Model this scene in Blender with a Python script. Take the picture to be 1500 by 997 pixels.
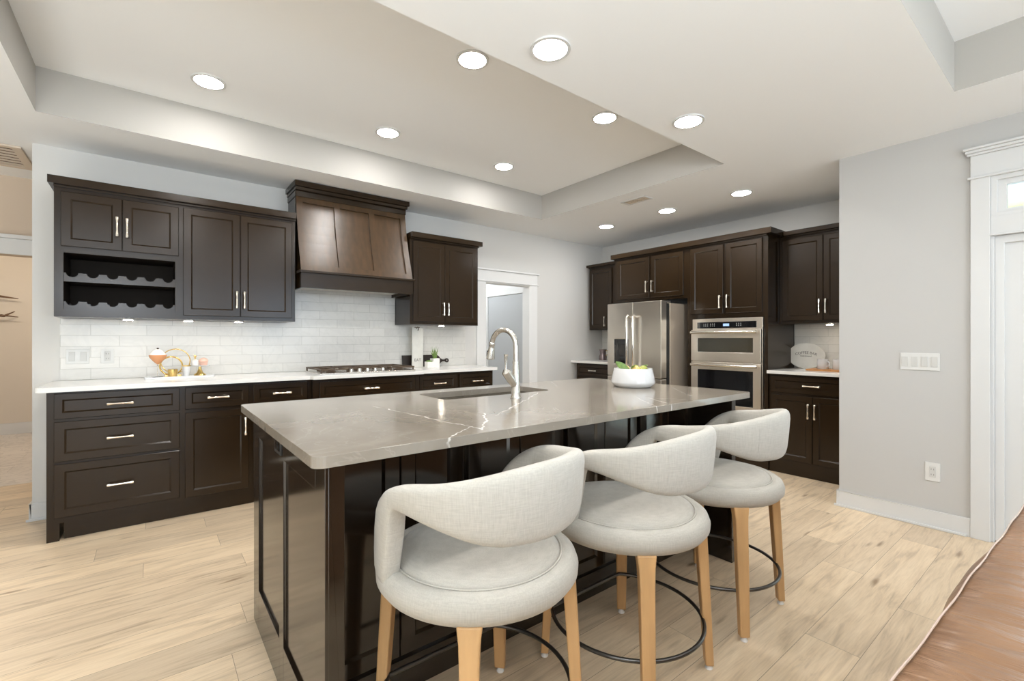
import bpy, bmesh, math, random
from mathutils import Vector, Matrix
from mathutils.geometry import tessellate_polygon

# ------------------------------------------------------------------ scene, camera, world, lights
for o in list(bpy.data.objects):
    bpy.data.objects.remove(o)
S = bpy.context.scene
COL = S.collection
PI = math.pi
R = math.radians

S.view_settings.view_transform = 'Standard'
S.view_settings.look = 'None'
S.view_settings.gamma = 1.0
S.view_settings.use_curve_mapping = False
S.view_settings.exposure = 0.0
S.cycles.use_denoising = True
S.cycles.max_bounces = 10
S.cycles.diffuse_bounces = 6
S.cycles.glossy_bounces = 5
S.cycles.transmission_bounces = 8
S.cycles.sample_clamp_indirect = 6.0
S.cycles.caustics_reflective = False
S.cycles.caustics_refractive = False

YAW = 0.9062          # heading of the camera measured from +X
cam = bpy.data.cameras.new('camera')
cam.sensor_width = 36.0
cam.lens = 675.62 / 1500 * 36.0
cam.shift_y = -1.8 / 1500
cam.clip_start = 0.05
camo = bpy.data.objects.new('camera', cam)
COL.objects.link(camo)
camo.location = (0, 0, 1.1935)
camo.rotation_euler = (PI / 2, 0, YAW - PI / 2)
S.camera = camo

W = bpy.data.worlds.new('daylight')
S.world = W
W.use_nodes = True
W.node_tree.nodes['Background'].inputs[0].default_value = (0.74, 0.87, 1.0, 1)
W.node_tree.nodes['Background'].inputs[1].default_value = 5.0

def area(name, loc, rot, sx, sy, power, color, spread=180):
    l = bpy.data.lights.new(name, 'AREA')
    l.shape = 'RECTANGLE'; l.size = sx; l.size_y = sy
    l.energy = power; l.color = color; l.spread = R(spread)
    o = bpy.data.objects.new(name, l)
    COL.objects.link(o)
    o.location = loc; o.rotation_euler = rot
    return o
# daylight through the living-room windows behind the camera; added fill lights low down face the ceiling
area('window_and_fill', (-0.3, -4.40, 1.35), (R(100), 0, 0), 2.7, 1.9, 15, (0.92, 0.96, 1.0))
area('window_and_fill', (2.5, -4.40, 1.35), (R(100), 0, 0), 1.7, 1.9, 26, (0.60, 0.77, 1.0))
area('window_and_fill', (-2.85, -1.2, 1.35), (R(100), 0, R(-90)), 3.0, 1.9, 18, (0.97, 0.98, 1.0))  # added fill light; the left wall has no window
area('uplight_fill', (0.6, -3.1, 0.06), (R(180), 0, 0), 3.6, 2.4, 44, (0.82, 0.93, 1.0))  # added upward fill, unseen behind the camera
area('uplight_fill', (-1.9, 1.6, 0.06), (R(180), 0, 0), 1.4, 4.2, 34, (0.82, 0.93, 1.0))  # added upward fill, out of view at the left
# the photographer's flash behind the camera, tilted up at the ceiling
area('bounce_flash', (-0.5, -0.7, 1.80), (R(180 - 16), 0, YAW - PI / 2), 0.8, 0.8, 98, (0.86, 0.94, 1.0))

# lamps of the hall and of the room beyond the doorway (both out of sight)
def bulb(name, loc, power, color, r=0.08):
    l = bpy.data.lights.new(name, 'POINT'); l.energy = power; l.color = color; l.shadow_soft_size = r
    o = bpy.data.objects.new(name, l); COL.objects.link(o); o.location = loc
bulb('hall_lamp', (-1.6, 4.9, 2.2), 3.5, (1.0, 0.80, 0.58))
bulb('far_room_lamp', (-1.4, 7.0, 2.1), 34, (1.0, 0.86, 0.70))
bulb('passage_lamp', (3.1, 5.6, 2.2), 22, (0.93, 0.97, 1.0))

LAMP = 142.0           # emission of the recessed ceiling lights
PUCK = 55.0           # emission of the under-cabinet lights

# ------------------------------------------------------------------ materials
def nt(name):
    m = bpy.data.materials.new(name); m.use_nodes = True
    t = m.node_tree
    return m, t, t.nodes['Principled BSDF']

def pbr(name, col, rough=0.5, metal=0.0, spec=0.5, bump=0.0, bscale=200.0, var=0.0, vscale=4.0, coat=0.0, stretch=None, sheen=0.0):
    m, t, b = nt(name)
    b.inputs['Base Color'].default_value = (*col, 1)
    b.inputs['Roughness'].default_value = rough
    b.inputs['Metallic'].default_value = metal
    b.inputs['Specular IOR Level'].default_value = spec
    b.inputs['Coat Weight'].default_value = coat
    if sheen: b.inputs['Sheen Weight'].default_value = sheen
    g = t.nodes.new('ShaderNodeNewGeometry')
    src = g.outputs['Position']
    if stretch:
        mp = t.nodes.new('ShaderNodeMapping'); mp.inputs['Scale'].default_value = stretch
        t.links.new(src, mp.inputs['Vector']); src = mp.outputs['Vector']
    if bump:
        n = t.nodes.new('ShaderNodeTexNoise'); n.inputs['Scale'].default_value = bscale; n.inputs['Detail'].default_value = 3
        t.links.new(src, n.inputs['Vector'])
        bp = t.nodes.new('ShaderNodeBump'); bp.inputs['Strength'].default_value = bump; bp.inputs['Distance'].default_value = 0.002
        t.links.new(n.outputs['Fac'], bp.inputs['Height']); t.links.new(bp.outputs['Normal'], b.inputs['Normal'])
    if var:
        n = t.nodes.new('ShaderNodeTexNoise'); n.inputs['Scale'].default_value = vscale; n.inputs['Detail'].default_value = 4
        t.links.new(src, n.inputs['Vector'])
        r = t.nodes.new('ShaderNodeValToRGB')
        r.color_ramp.elements[0].position = 0.3; r.color_ramp.elements[1].position = 0.7
        r.color_ramp.elements[0].color = (*[c * (1 - var) for c in col], 1)
        r.color_ramp.elements[1].color = (*[min(1, c * (1 + var)) for c in col], 1)
        t.links.new(n.outputs['Fac'], r.inputs['Fac']); t.links.new(r.outputs['Color'], b.inputs['Base Color'])
    return m

def emit(name, col, strength):
    m, t, b = nt(name)
    b.inputs['Base Color'].default_value = (*col, 1)
    b.inputs['Emission Color'].default_value = (*col, 1)
    b.inputs['Emission Strength'].default_value = strength
    return m

M = {}
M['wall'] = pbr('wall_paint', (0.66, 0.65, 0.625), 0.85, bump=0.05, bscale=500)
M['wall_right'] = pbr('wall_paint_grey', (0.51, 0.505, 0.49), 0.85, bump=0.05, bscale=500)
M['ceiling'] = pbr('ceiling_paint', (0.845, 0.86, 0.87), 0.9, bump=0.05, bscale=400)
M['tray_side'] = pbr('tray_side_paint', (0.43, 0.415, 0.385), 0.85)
M['tan_wall'] = pbr('hall_paint', (0.60, 0.50, 0.40), 0.85)
M['cream_wall'] = pbr('far_paint', (0.66, 0.60, 0.52), 0.85)
M['trim'] = pbr('trim_paint', (0.64, 0.645, 0.64), 0.38)
M['door_grey'] = pbr('pale_grey_door', (0.50, 0.515, 0.53), 0.45)
M['trim_white'] = pbr('bright_trim', (0.80, 0.80, 0.79), 0.4)
M['cab'] = pbr('espresso_paint', (0.021, 0.0118, 0.0048), 0.22, spec=0.33, var=0.10, vscale=3)
M['cab_gloss'] = pbr('espresso_paint_gloss', (0.016, 0.0100, 0.0060), 0.12, spec=0.75, var=0.08, vscale=3)
M['hood'] = pbr('espresso_paint_lamplit', (0.066, 0.036, 0.0155), 0.30, var=0.22, vscale=6, stretch=(5, 5, 0.5))  # cabinet brown with the warm lamp glow put into the colour
M['inner'] = pbr('interior_shade', (0.016, 0.011, 0.007), 0.7, spec=0.2)  # near-black colour paints in the shade of the open rack
M['nickel'] = pbr('polished_nickel', (0.86, 0.80, 0.70), 0.16, 1.0)
M['steel'] = pbr('brushed_steel', (0.74, 0.68, 0.60), 0.30, 1.0, bump=0.08, bscale=60, stretch=(1, 1, 14))
M['steel_light'] = pbr('bright_steel', (0.74, 0.71, 0.66), 0.2, 1.0)
M['steel_grey'] = pbr('fridge_side', (0.60, 0.51, 0.41), 0.38, 0.6)
M['faucet'] = pbr('brushed_nickel', (0.62, 0.595, 0.55), 0.24, 1.0)
M['black_glass'] = pbr('black_glass', (0.008, 0.008, 0.009), 0.06, coat=0.3)
M['oven_glass'] = pbr('oven_glass', (0.030, 0.027, 0.016), 0.08, coat=0.3)
M['black'] = pbr('black_plastic', (0.012, 0.012, 0.012), 0.4)
M['iron'] = pbr('cast_iron', (0.085, 0.055, 0.032), 0.5, bump=0.2, bscale=400)
M['dark_metal'] = pbr('gunmetal', (0.10, 0.095, 0.09), 0.33, 0.9)
M['gold'] = pbr('gold_metal', (0.80, 0.56, 0.20), 0.22, 1.0)
M['white_cer'] = pbr('white_ceramic', (0.70, 0.70, 0.70), 0.12, coat=0.5)
M['white_matte'] = pbr('white_matte', (0.80, 0.78, 0.74), 0.5)
M['sign_white'] = pbr('whitewashed_board', (0.72, 0.71, 0.66), 0.5, var=0.06, vscale=12)
M['plastic'] = pbr('white_plastic', (0.68, 0.68, 0.66), 0.3)
M['socket'] = pbr('socket_plastic', (0.58, 0.58, 0.56), 0.35)
M['ink'] = pbr('grey_ink', (0.16, 0.15, 0.14), 0.7)
M['wood_dark'] = pbr('walnut_board', (0.020, 0.012, 0.008), 0.4, var=0.2, vscale=30)
M['wood_tray'] = pbr('honey_wood', (0.50, 0.23, 0.075), 0.4, var=0.25, vscale=30, stretch=(8, 1, 8))
M['antler'] = pbr('brown_antler', (0.13, 0.07, 0.035), 0.55)
M['oak'] = pbr('oak_leg', (0.55, 0.335, 0.155), 0.42, var=0.14, vscale=22, stretch=(1, 1, 0.12))
M['glide'] = pbr('glide', (0.75, 0.75, 0.75), 0.3)
M['leaf'] = pbr('leaf_green', (0.16, 0.26, 0.055), 0.45, var=0.3, vscale=60)
M['moss'] = pbr('moss_green', (0.12, 0.22, 0.04), 0.8, bump=0.6, bscale=120)
M['lemon'] = pbr('lemon_skin', (0.80, 0.58, 0.20), 0.4, bump=0.1, bscale=300)
M['lime'] = pbr('lime_skin', (0.36, 0.38, 0.08), 0.4, bump=0.1, bscale=300)
M['pink'] = pbr('pink_icing', (0.78, 0.50, 0.40), 0.5)
M['peach'] = pbr('peach_drink', (0.72, 0.33, 0.15), 0.25)
M['cream'] = pbr('whipped_cream', (0.85, 0.82, 0.78), 0.5, bump=0.2, bscale=60)
M['choc'] = pbr('chocolate', (0.05, 0.03, 0.02), 0.4)
M['jug'] = pbr('smoked_jug', (0.22, 0.17, 0.17), 0.15, 0.5)
M['vent_brown'] = pbr('filter_brown', (0.10, 0.05, 0.02), 0.8)
M['vent_frame'] = pbr('vent_frame', (0.62, 0.53, 0.43), 0.5)
M['porch'] = pbr('porch_soffit', (0.80, 0.74, 0.56), 0.8)
M['porch_dark'] = pbr('porch_bracket', (0.12, 0.12, 0.08), 0.8)
M['concrete'] = pbr('pale_concrete', (0.75, 0.73, 0.68), 0.9, var=0.05)
M['lamp'] = emit('lamp_lens', (1.0, 0.975, 0.945), LAMP)
M['puck'] = emit('puck_lens', (1.0, 0.90, 0.76), PUCK)
M['display'] = emit('oven_display', (0.40, 0.60, 0.95), 0.35)

def fabric():
    m, t, b = nt('cream_linen')
    L = t.links.new; N = t.nodes.new
    tc = N('ShaderNodeTexCoord')
    a = N('ShaderNodeTexNoise'); a.inputs['Scale'].default_value = 1; a.inputs['Detail'].default_value = 4
    mp = N('ShaderNodeMapping'); mp.inputs['Scale'].default_value = (30, 30, 420)
    L(tc.outputs['Object'], mp.inputs['Vector']); L(mp.outputs['Vector'], a.inputs['Vector'])
    c = N('ShaderNodeTexNoise'); c.inputs['Scale'].default_value = 1; c.inputs['Detail'].default_value = 4
    mp2 = N('ShaderNodeMapping'); mp2.inputs['Scale'].default_value = (320, 320, 20)
    L(tc.outputs['Object'], mp2.inputs['Vector']); L(mp2.outputs['Vector'], c.inputs['Vector'])
    ad = N('ShaderNodeMath'); ad.operation = 'ADD'
    L(a.outputs['Fac'], ad.inputs[0]); L(c.outputs['Fac'], ad.inputs[1])
    r = N('ShaderNodeValToRGB')
    r.color_ramp.elements[0].position = 0.38; r.color_ramp.elements[1].position = 0.62
    r.color_ramp.elements[0].color = (0.405, 0.38, 0.335, 1); r.color_ramp.elements[1].color = (0.475, 0.45, 0.40, 1)
    hf = N('ShaderNodeMath'); hf.operation = 'MULTIPLY'; hf.inputs[1].default_value = 0.5
    L(ad.outputs[0], hf.inputs[0]); L(hf.outputs[0], r.inputs['Fac']); L(r.outputs['Color'], b.inputs['Base Color'])
    bu = N('ShaderNodeBump'); bu.inputs['Strength'].default_value = 0.25; bu.inputs['Distance'].default_value = 0.001
    L(hf.outputs[0], bu.inputs['Height']); L(bu.outputs['Normal'], b.inputs['Normal'])
    b.inputs['Roughness'].default_value = 0.9
    b.inputs['Sheen Weight'].default_value = 0.2
    return m
M['fabric'] = fabric()

def leather():
    m, t, b = nt('brown_leather')
    L = t.links.new; N = t.nodes.new
    g = N('ShaderNodeNewGeometry')
    mp = N('ShaderNodeMapping'); mp.inputs['Rotation'].default_value = (0, 0, R(25)); mp.inputs['Scale'].default_value = (26, 5, 5)
    n = N('ShaderNodeTexNoise'); n.inputs['Scale'].default_value = 1; n.inputs['Detail'].default_value = 5; n.inputs['Distortion'].default_value = 0.6
    L(g.outputs['Position'], mp.inputs['Vector']); L(mp.outputs['Vector'], n.inputs['Vector'])
    n2 = N('ShaderNodeTexNoise'); n2.inputs['Scale'].default_value = 5; n2.inputs['Detail'].default_value = 4
    L(g.outputs['Position'], n2.inputs['Vector'])
    r = N('ShaderNodeValToRGB')
    r.color_ramp.elements[0].position = 0.3; r.color_ramp.elements[1].position = 0.7
    r.color_ramp.elements[0].color = (0.17, 0.088, 0.045, 1); r.color_ramp.elements[1].color = (0.285, 0.155, 0.080, 1)
    L(n2.outputs['Fac'], r.inputs['Fac']); L(r.outputs['Color'], b.inputs['Base Color'])
    bu = N('ShaderNodeBump'); bu.inputs['Strength'].default_value = 0.8; bu.inputs['Distance'].default_value = 0.012
    L(n.outputs['Fac'], bu.inputs['Height']); L(bu.outputs['Normal'], b.inputs['Normal'])
    b.inputs['Roughness'].default_value = 0.30
    return m
M['leather'] = leather()
M['piping'] = pbr('leather_piping', (0.45, 0.33, 0.27), 0.35)

def wood_floor():
    m, t, b = nt('light_oak_planks')
    L = t.links.new; N = t.nodes.new
    g = N('ShaderNodeNewGeometry')
    def mth(op, a, b=None, c=None):
        q = N('ShaderNodeMath'); q.operation = op
        for k_, v_ in enumerate((a, b, c)):
            if v_ is None: continue
            if isinstance(v_, (int, float)): q.inputs[k_].default_value = v_
            else: L(v_, q.inputs[k_])
        return q.outputs[0]
    PW, PL = 0.185, 1.45
    sp = N('ShaderNodeSeparateXYZ'); L(g.outputs['Position'], sp.inputs[0])
    yr = mth('DIVIDE', sp.outputs['Y'], PW); row = mth('FLOOR', yr)
    w1 = N('ShaderNodeTexWhiteNoise'); w1.noise_dimensions = '1D'; L(row, w1.inputs['W'])
    xr = mth('ADD', mth('DIVIDE', sp.outputs['X'], PL), mth('MULTIPLY', w1.outputs['Value'], 7.0)); colm = mth('FLOOR', xr)
    cc = N('ShaderNodeCombineXYZ'); L(row, cc.inputs[0]); L(colm, cc.inputs[1])
    w2 = N('ShaderNodeTexWhiteNoise'); w2.noise_dimensions = '2D'; L(cc.outputs[0], w2.inputs['Vector'])
    fy = mth('FRACT', yr); fx = mth('FRACT', xr)
    ey = mth('MULTIPLY', mth('MINIMUM', fy, mth('SUBTRACT', 1.0, fy)), PW)
    ex = mth('MULTIPLY', mth('MINIMUM', fx, mth('SUBTRACT', 1.0, fx)), PL)
    seam_f = mth('LESS_THAN', mth('MINIMUM', ex, ey), 0.0009)
    sc = N('ShaderNodeVectorMath'); sc.operation = 'SCALE'; sc.inputs['Scale'].default_value = 37.0
    L(w2.outputs['Color'], sc.inputs[0])
    ad = N('ShaderNodeVectorMath'); ad.operation = 'ADD'
    L(g.outputs['Position'], ad.inputs[0]); L(sc.outputs['Vector'], ad.inputs[1])
    mp = N('ShaderNodeMapping'); mp.inputs['Scale'].default_value = (1.6, 14, 1)
    L(ad.outputs['Vector'], mp.inputs['Vector'])
    n = N('ShaderNodeTexNoise'); n.inputs['Scale'].default_value = 1.6; n.inputs['Detail'].default_value = 7; n.inputs['Distortion'].default_value = 0.9; n.inputs['Roughness'].default_value = 0.6
    L(mp.outputs['Vector'], n.inputs['Vector'])
    ramp = N('ShaderNodeValToRGB')
    e = ramp.color_ramp.elements
    e[0].position = 0.26; e[0].color = (0.45, 0.345, 0.24, 1)
    e[1].position = 0.72; e[1].color = (0.80, 0.655, 0.475, 1)
    k = ramp.color_ramp.elements.new(0.48); k.color = (0.71, 0.565, 0.395, 1)
    L(n.outputs['Fac'], ramp.inputs['Fac'])
    # plank tone
    tone = N('ShaderNodeValToRGB')
    tone.color_ramp.elements[0].color = (0.86, 0.85, 0.845, 1); tone.color_ramp.elements[1].color = (1.08, 1.07, 1.05, 1)
    L(w2.outputs['Value'], tone.inputs['Fac'])
    mul = N('ShaderNodeMix'); mul.data_type = 'RGBA'; mul.blend_type = 'MULTIPLY'; mul.inputs[0].default_value = 1
    L(ramp.outputs['Color'], mul.inputs[6]); L(tone.outputs['Color'], mul.inputs[7])
    # knots
    mk = N('ShaderNodeMapping'); mk.inputs['Scale'].default_value = (0.9, 4.6, 1)
    L(ad.outputs['Vector'], mk.inputs['Vector'])
    nd = N('ShaderNodeTexNoise'); nd.inputs['Scale'].default_value = 6; L(mk.outputs['Vector'], nd.inputs['Vector'])
    ad2 = N('ShaderNodeMix'); ad2.data_type = 'VECTOR'; ad2.inputs[0].default_value = 0.07
    L(mk.outputs['Vector'], ad2.inputs[4]); L(nd.outputs['Color'], ad2.inputs[5])
    vo = N('ShaderNodeTexVoronoi'); vo.inputs['Scale'].default_value = 2.3
    L(ad2.outputs[1], vo.inputs['Vector'])
    kr = N('ShaderNodeValToRGB')
    kr.color_ramp.elements[0].position = 0.03; kr.color_ramp.elements[0].color = (0.34, 0.26, 0.19, 1)
    kr.color_ramp.elements[1].position = 0.14; kr.color_ramp.elements[1].color = (1, 1, 1, 1)
    L(vo.outputs['Distance'], kr.inputs['Fac'])
    mul2 = N('ShaderNodeMix'); mul2.data_type = 'RGBA'; mul2.blend_type = 'MULTIPLY'; mul2.inputs[0].default_value = 0.8
    L(mul.outputs[2], mul2.inputs[6]); L(kr.outputs['Color'], mul2.inputs[7])
    # fine grain
    mf = N('ShaderNodeMapping'); mf.inputs['Scale'].default_value = (6, 120, 1)
    L(ad.outputs['Vector'], mf.inputs['Vector'])
    nf = N('ShaderNodeTexNoise'); nf.inputs['Scale'].default_value = 1.5; nf.inputs['Detail'].default_value = 3
    L(mf.outputs['Vector'], nf.inputs['Vector'])
    fr = N('ShaderNodeValToRGB'); fr.color_ramp.elements[0].position = 0.3; fr.color_ramp.elements[0].color = (0.90, 0.89, 0.88, 1)
    fr.color_ramp.elements[1].position = 0.6; fr.color_ramp.elements[1].color = (1, 1, 1, 1)
    L(nf.outputs['Fac'], fr.inputs['Fac'])
    mul3 = N('ShaderNodeMix'); mul3.data_type = 'RGBA'; mul3.blend_type = 'MULTIPLY'; mul3.inputs[0].default_value = 1
    L(mul2.outputs[2], mul3.inputs[6]); L(fr.outputs['Color'], mul3.inputs[7])
    # seams
    seam = N('ShaderNodeMix'); seam.data_type = 'RGBA'; L(seam_f, seam.inputs[0])
    L(mul3.outputs[2], seam.inputs[6]); seam.inputs[7].default_value = (0.27, 0.20, 0.14, 1)
    L(seam.outputs[2], b.inputs['Base Color'])
    b.inputs['Roughness'].default_value = 0.42
    bu = N('ShaderNodeBump'); bu.inputs['Strength'].default_value = 0.12; bu.inputs['Distance'].default_value = 0.001
    L(nf.outputs['Fac'], bu.inputs['Height']); L(bu.outputs['Normal'], b.inputs['Normal'])
    return m
M['floor'] = wood_floor()

def tile(name, axis, bw, rh, shift, base=(0.73, 0.715, 0.675), grout=(0.56, 0.55, 0.51), mortar=0.0016, rough=0.22, vein=0.045):
    m, t, b = nt(name)
    L = t.links.new; N = t.nodes.new
    g = N('ShaderNodeNewGeometry')
    sp = N('ShaderNodeSeparateXYZ'); L(g.outputs['Position'], sp.inputs[0])
    cb = N('ShaderNodeCombineXYZ')
    L(sp.outputs['X' if axis != 'x' else 'Y'], cb.inputs['X'])
    L(sp.outputs['Z' if axis != 'z' else 'Y'], cb.inputs['Y'])
    ad = N('ShaderNodeVectorMath'); ad.operation = 'ADD'; ad.inputs[1].default_value = (shift[0], shift[1], 0)
    L(cb.outputs[0], ad.inputs[0])
    br = N('ShaderNodeTexBrick'); br.offset = 0.5
    br.inputs['Scale'].default_value = 1.0; br.inputs['Brick Width'].default_value = bw; br.inputs['Row Height'].default_value = rh
    br.inputs['Mortar Size'].default_value = mortar; br.inputs['Mortar Smooth'].default_value = 0.1
    br.inputs['Color1'].default_value = (*[c * 0.96 for c in base], 1); br.inputs['Color2'].default_value = (*[min(1, c * 1.04) for c in base], 1)
    br.inputs['Mortar'].default_value = (*grout, 1)
    L(ad.outputs[0], br.inputs['Vector'])
    n = N('ShaderNodeTexNoise'); n.inputs['Scale'].default_value = 5; n.inputs['Detail'].default_value = 8; n.inputs['Distortion'].default_value = 1.6
    L(g.outputs['Position'], n.inputs['Vector'])
    r = N('ShaderNodeValToRGB'); e = r.color_ramp.elements
    e[0].position = 0.44; e[0].color = (1, 1, 1, 1); e[1].position = 0.56; e[1].color = (1, 1, 1, 1)
    k = e.new(0.5); k.color = (1 - vein, 1 - vein, 1 - vein, 1)
    L(n.outputs['Fac'], r.inputs['Fac'])
    mu = N('ShaderNodeMix'); mu.data_type = 'RGBA'; mu.blend_type = 'MULTIPLY'; mu.inputs[0].default_value = 1
    L(br.outputs['Color'], mu.inputs[6]); L(r.outputs['Color'], mu.inputs[7]); L(mu.outputs[2], b.inputs['Base Color'])
    b.inputs['Roughness'].default_value = rough
    iv = N('ShaderNodeMath'); iv.operation = 'SUBTRACT'; iv.inputs[0].default_value = 1; L(br.outputs['Fac'], iv.inputs[1])
    bu = N('ShaderNodeBump'); bu.inputs['Strength'].default_value = 0.5; bu.inputs['Distance'].default_value = 0.0015
    L(iv.outputs[0], bu.inputs['Height']); L(bu.outputs['Normal'], b.inputs['Normal'])
    return m
M['splash'] = tile('marble_subway_tile', 'y', 0.305, 0.0765, (0.48, -0.914 + 0.0765 * 20))
M['splash_x'] = tile('marble_subway_tile_side', 'x', 0.305, 0.0765, (0.1, -0.914 + 0.0765 * 20))
M['floor_tile'] = tile('marble_floor_tile', 'z', 0.61, 0.305, (0.1, 0.05), (0.70, 0.65, 0.60), (0.55, 0.5, 0.45), 0.003, 0.3, 0.22)

def quartz_white():
    return pbr('white_quartz', (0.78, 0.775, 0.75), 0.16, var=0.02, vscale=6)
M['quartz_white'] = quartz_white()

def quartz_grey():
    m, t, b = nt('taupe_quartz')
    L = t.links.new; N = t.nodes.new
    g = N('ShaderNodeNewGeometry')
    nz = N('ShaderNodeTexNoise'); nz.inputs['Scale'].default_value = 16; nz.inputs['Detail'].default_value = 4
    L(g.outputs['Position'], nz.inputs['Vector'])
    off = N('ShaderNodeVectorMath'); off.operation = 'SUBTRACT'; off.inputs[1].default_value = (0.5, 0.5, 0.5)
    L(nz.outputs['Color'], off.inputs[0])
    sc = N('ShaderNodeVectorMath'); sc.operation = 'SCALE'; sc.inputs['Scale'].default_value = 0.045
    L(off.outputs[0], sc.inputs[0])
    ps = N('ShaderNodeVectorMath'); ps.operation = 'ADD'
    L(g.outputs['Position'], ps.inputs[0]); L(sc.outputs[0], ps.inputs[1])
    fl = N('ShaderNodeVectorMath'); fl.operation = 'MULTIPLY'; fl.inputs[1].default_value = (1, 1, 0)
    L(ps.outputs[0], fl.inputs[0])
    segs = [((0.73, 1.87), (0.765, 1.60), .0022), ((0.765, 1.60), (0.79, 1.36), .0030), ((0.79, 1.36), (0.815, 1.19), .0035),
            ((0.815, 1.25), (0.65, 1.13), .0023), ((0.81, 1.18), (0.93, 1.33), .0026), ((0.93, 1.33), (0.99, 1.44), .0024),
            ((0.99, 1.37), (1.13, 1.46), .0020), ((1.13, 1.46), (1.25, 1.55), .0032), ((1.25, 1.55), (1.60, 1.82), .0022),
            ((1.82, 1.36), (1.60, 1.06), .0016), ((1.86, 1.32), (1.74, 1.09), .0030), ((1.97, 1.18), (1.86, 1.34), .0018),
            ((1.85, 1.92), (2.05, 2.20), .0020), ((1.05, 2.13), (0.98, 2.20), .0022), ((2.1, 1.25), (2.4, 1.55), .0014)]
    last = None
    for (a, c, w) in segs:
        A = Vector((a[0], a[1], 0)); D = Vector((c[0] - a[0], c[1] - a[1], 0))
        s1 = N('ShaderNodeVectorMath'); s1.operation = 'SUBTRACT'; s1.inputs[1].default_value = A; L(fl.outputs[0], s1.inputs[0])
        dt = N('ShaderNodeVectorMath'); dt.operation = 'DOT_PRODUCT'; dt.inputs[1].default_value = D / D.length_squared; L(s1.outputs[0], dt.inputs[0])
        cl = N('ShaderNodeClamp'); L(dt.outputs['Value'], cl.inputs['Value'])
        s2 = N('ShaderNodeVectorMath'); s2.operation = 'SCALE'; s2.inputs[0].default_value = D; L(cl.outputs[0], s2.inputs['Scale'])
        s3 = N('ShaderNodeVectorMath'); s3.operation = 'DISTANCE'; L(s1.outputs[0], s3.inputs[0]); L(s2.outputs[0], s3.inputs[1])
        dv = N('ShaderNodeMath'); dv.operation = 'DIVIDE'; dv.inputs[1].default_value = w; L(s3.outputs['Value'], dv.inputs[0])
        if last is None: last = dv.outputs[0]
        else:
            mn = N('ShaderNodeMath'); mn.operation = 'MINIMUM'; L(last, mn.inputs[0]); L(dv.outputs[0], mn.inputs[1]); last = mn.outputs[0]
    # the veins fade in and out
    nb = N('ShaderNodeTexNoise'); nb.inputs['Scale'].default_value = 22; nb.inputs['Detail'].default_value = 2
    L(g.outputs['Position'], nb.inputs['Vector'])
    mr = N('ShaderNodeMapRange'); mr.inputs['From Min'].default_value = 1.5; mr.inputs['From Max'].default_value = 0.4
    L(last, mr.inputs['Value'])
    mb = N('ShaderNodeMapRange'); mb.inputs['From Min'].default_value = 0.40; mb.inputs['From Max'].default_value = 0.58; mb.inputs['To Min'].default_value = 0.25
    L(nb.outputs['Fac'], mb.inputs['Value'])
    mm = N('ShaderNodeMath'); mm.operation = 'MULTIPLY'; L(mr.outputs[0], mm.inputs[0]); L(mb.outputs[0], mm.inputs[1])
    n2 = N('ShaderNodeTexNoise'); n2.inputs['Scale'].default_value = 3.5; n2.inputs['Detail'].default_value = 8; n2.inputs['Distortion'].default_value = 1.2
    L(g.outputs['Position'], n2.inputs['Vector'])
    r = N('ShaderNodeValToRGB'); e = r.color_ramp.elements
    e[0].position = 0.3; e[0].color = (0.225, 0.195, 0.158, 1); e[1].position = 0.7; e[1].color = (0.29, 0.256, 0.215, 1)
    L(n2.outputs['Fac'], r.inputs['Fac'])
    # fine faint cracks
    n3 = N('ShaderNodeTexNoise'); n3.inputs['Scale'].default_value = 4; n3.inputs['Detail'].default_value = 6; n3.inputs['Distortion'].default_value = 2.0
    L(g.outputs['Position'], n3.inputs['Vector'])
    r3 = N('ShaderNodeValToRGB'); e = r3.color_ramp.elements
    e[0].position = 0.488; e[0].color = (0, 0, 0, 1); e[1].position = 0.512; e[1].color = (0, 0, 0, 1); k = e.new(0.5); k.color = (0.07, 0.07, 0.07, 1)
    L(n3.outputs['Fac'], r3.inputs['Fac'])
    mx = N('ShaderNodeMath'); mx.operation = 'MAXIMUM'; L(mm.outputs[0], mx.inputs[0]); L(r3.outputs['Color'], mx.inputs[1])
    mi = N('ShaderNodeMix'); mi.data_type = 'RGBA'
    L(mx.outputs[0], mi.inputs[0]); L(r.outputs['Color'], mi.inputs[6]); mi.inputs[7].default_value = (0.80, 0.77, 0.72, 1)
    L(mi.outputs[2], b.inputs['Base Color'])
    b.inputs['Roughness'].default_value = 0.13
    return m
M['quartz_grey'] = quartz_grey()

def glass(name, tint=(1, 1, 1), rough=0.0):
    m = bpy.data.materials.new(name); m.use_nodes = True
    t = m.node_tree; b = t.nodes['Principled BSDF']
    b.inputs['Base Color'].default_value = (*tint, 1); b.inputs['Transmission Weight'].default_value = 1
    b.inputs['Roughness'].default_value = rough; b.inputs['IOR'].default_value = 1.45
    return m
M['glass'] = glass('clear_glass')
def pane(name, tint):
    m = bpy.data.materials.new(name); m.use_nodes = True
    t = m.node_tree; t.nodes.clear()
    o = t.nodes.new('ShaderNodeOutputMaterial'); tr = t.nodes.new('ShaderNodeBsdfTransparent'); gl = t.nodes.new('ShaderNodeBsdfGlossy')
    tr.inputs[0].default_value = (*tint, 1); gl.inputs['Roughness'].default_value = 0.02
    mx = t.nodes.new('ShaderNodeMixShader'); fr = t.nodes.new('ShaderNodeFresnel'); fr.inputs[0].default_value = 1.45
    t.links.new(fr.outputs[0], mx.inputs[0]); t.links.new(tr.outputs[0], mx.inputs[1]); t.links.new(gl.outputs[0], mx.inputs[2])
    t.links.new(mx.outputs[0], o.inputs[0])
    return m
M['pane'] = pane('window_pane', (0.95, 0.99, 0.97))

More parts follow.
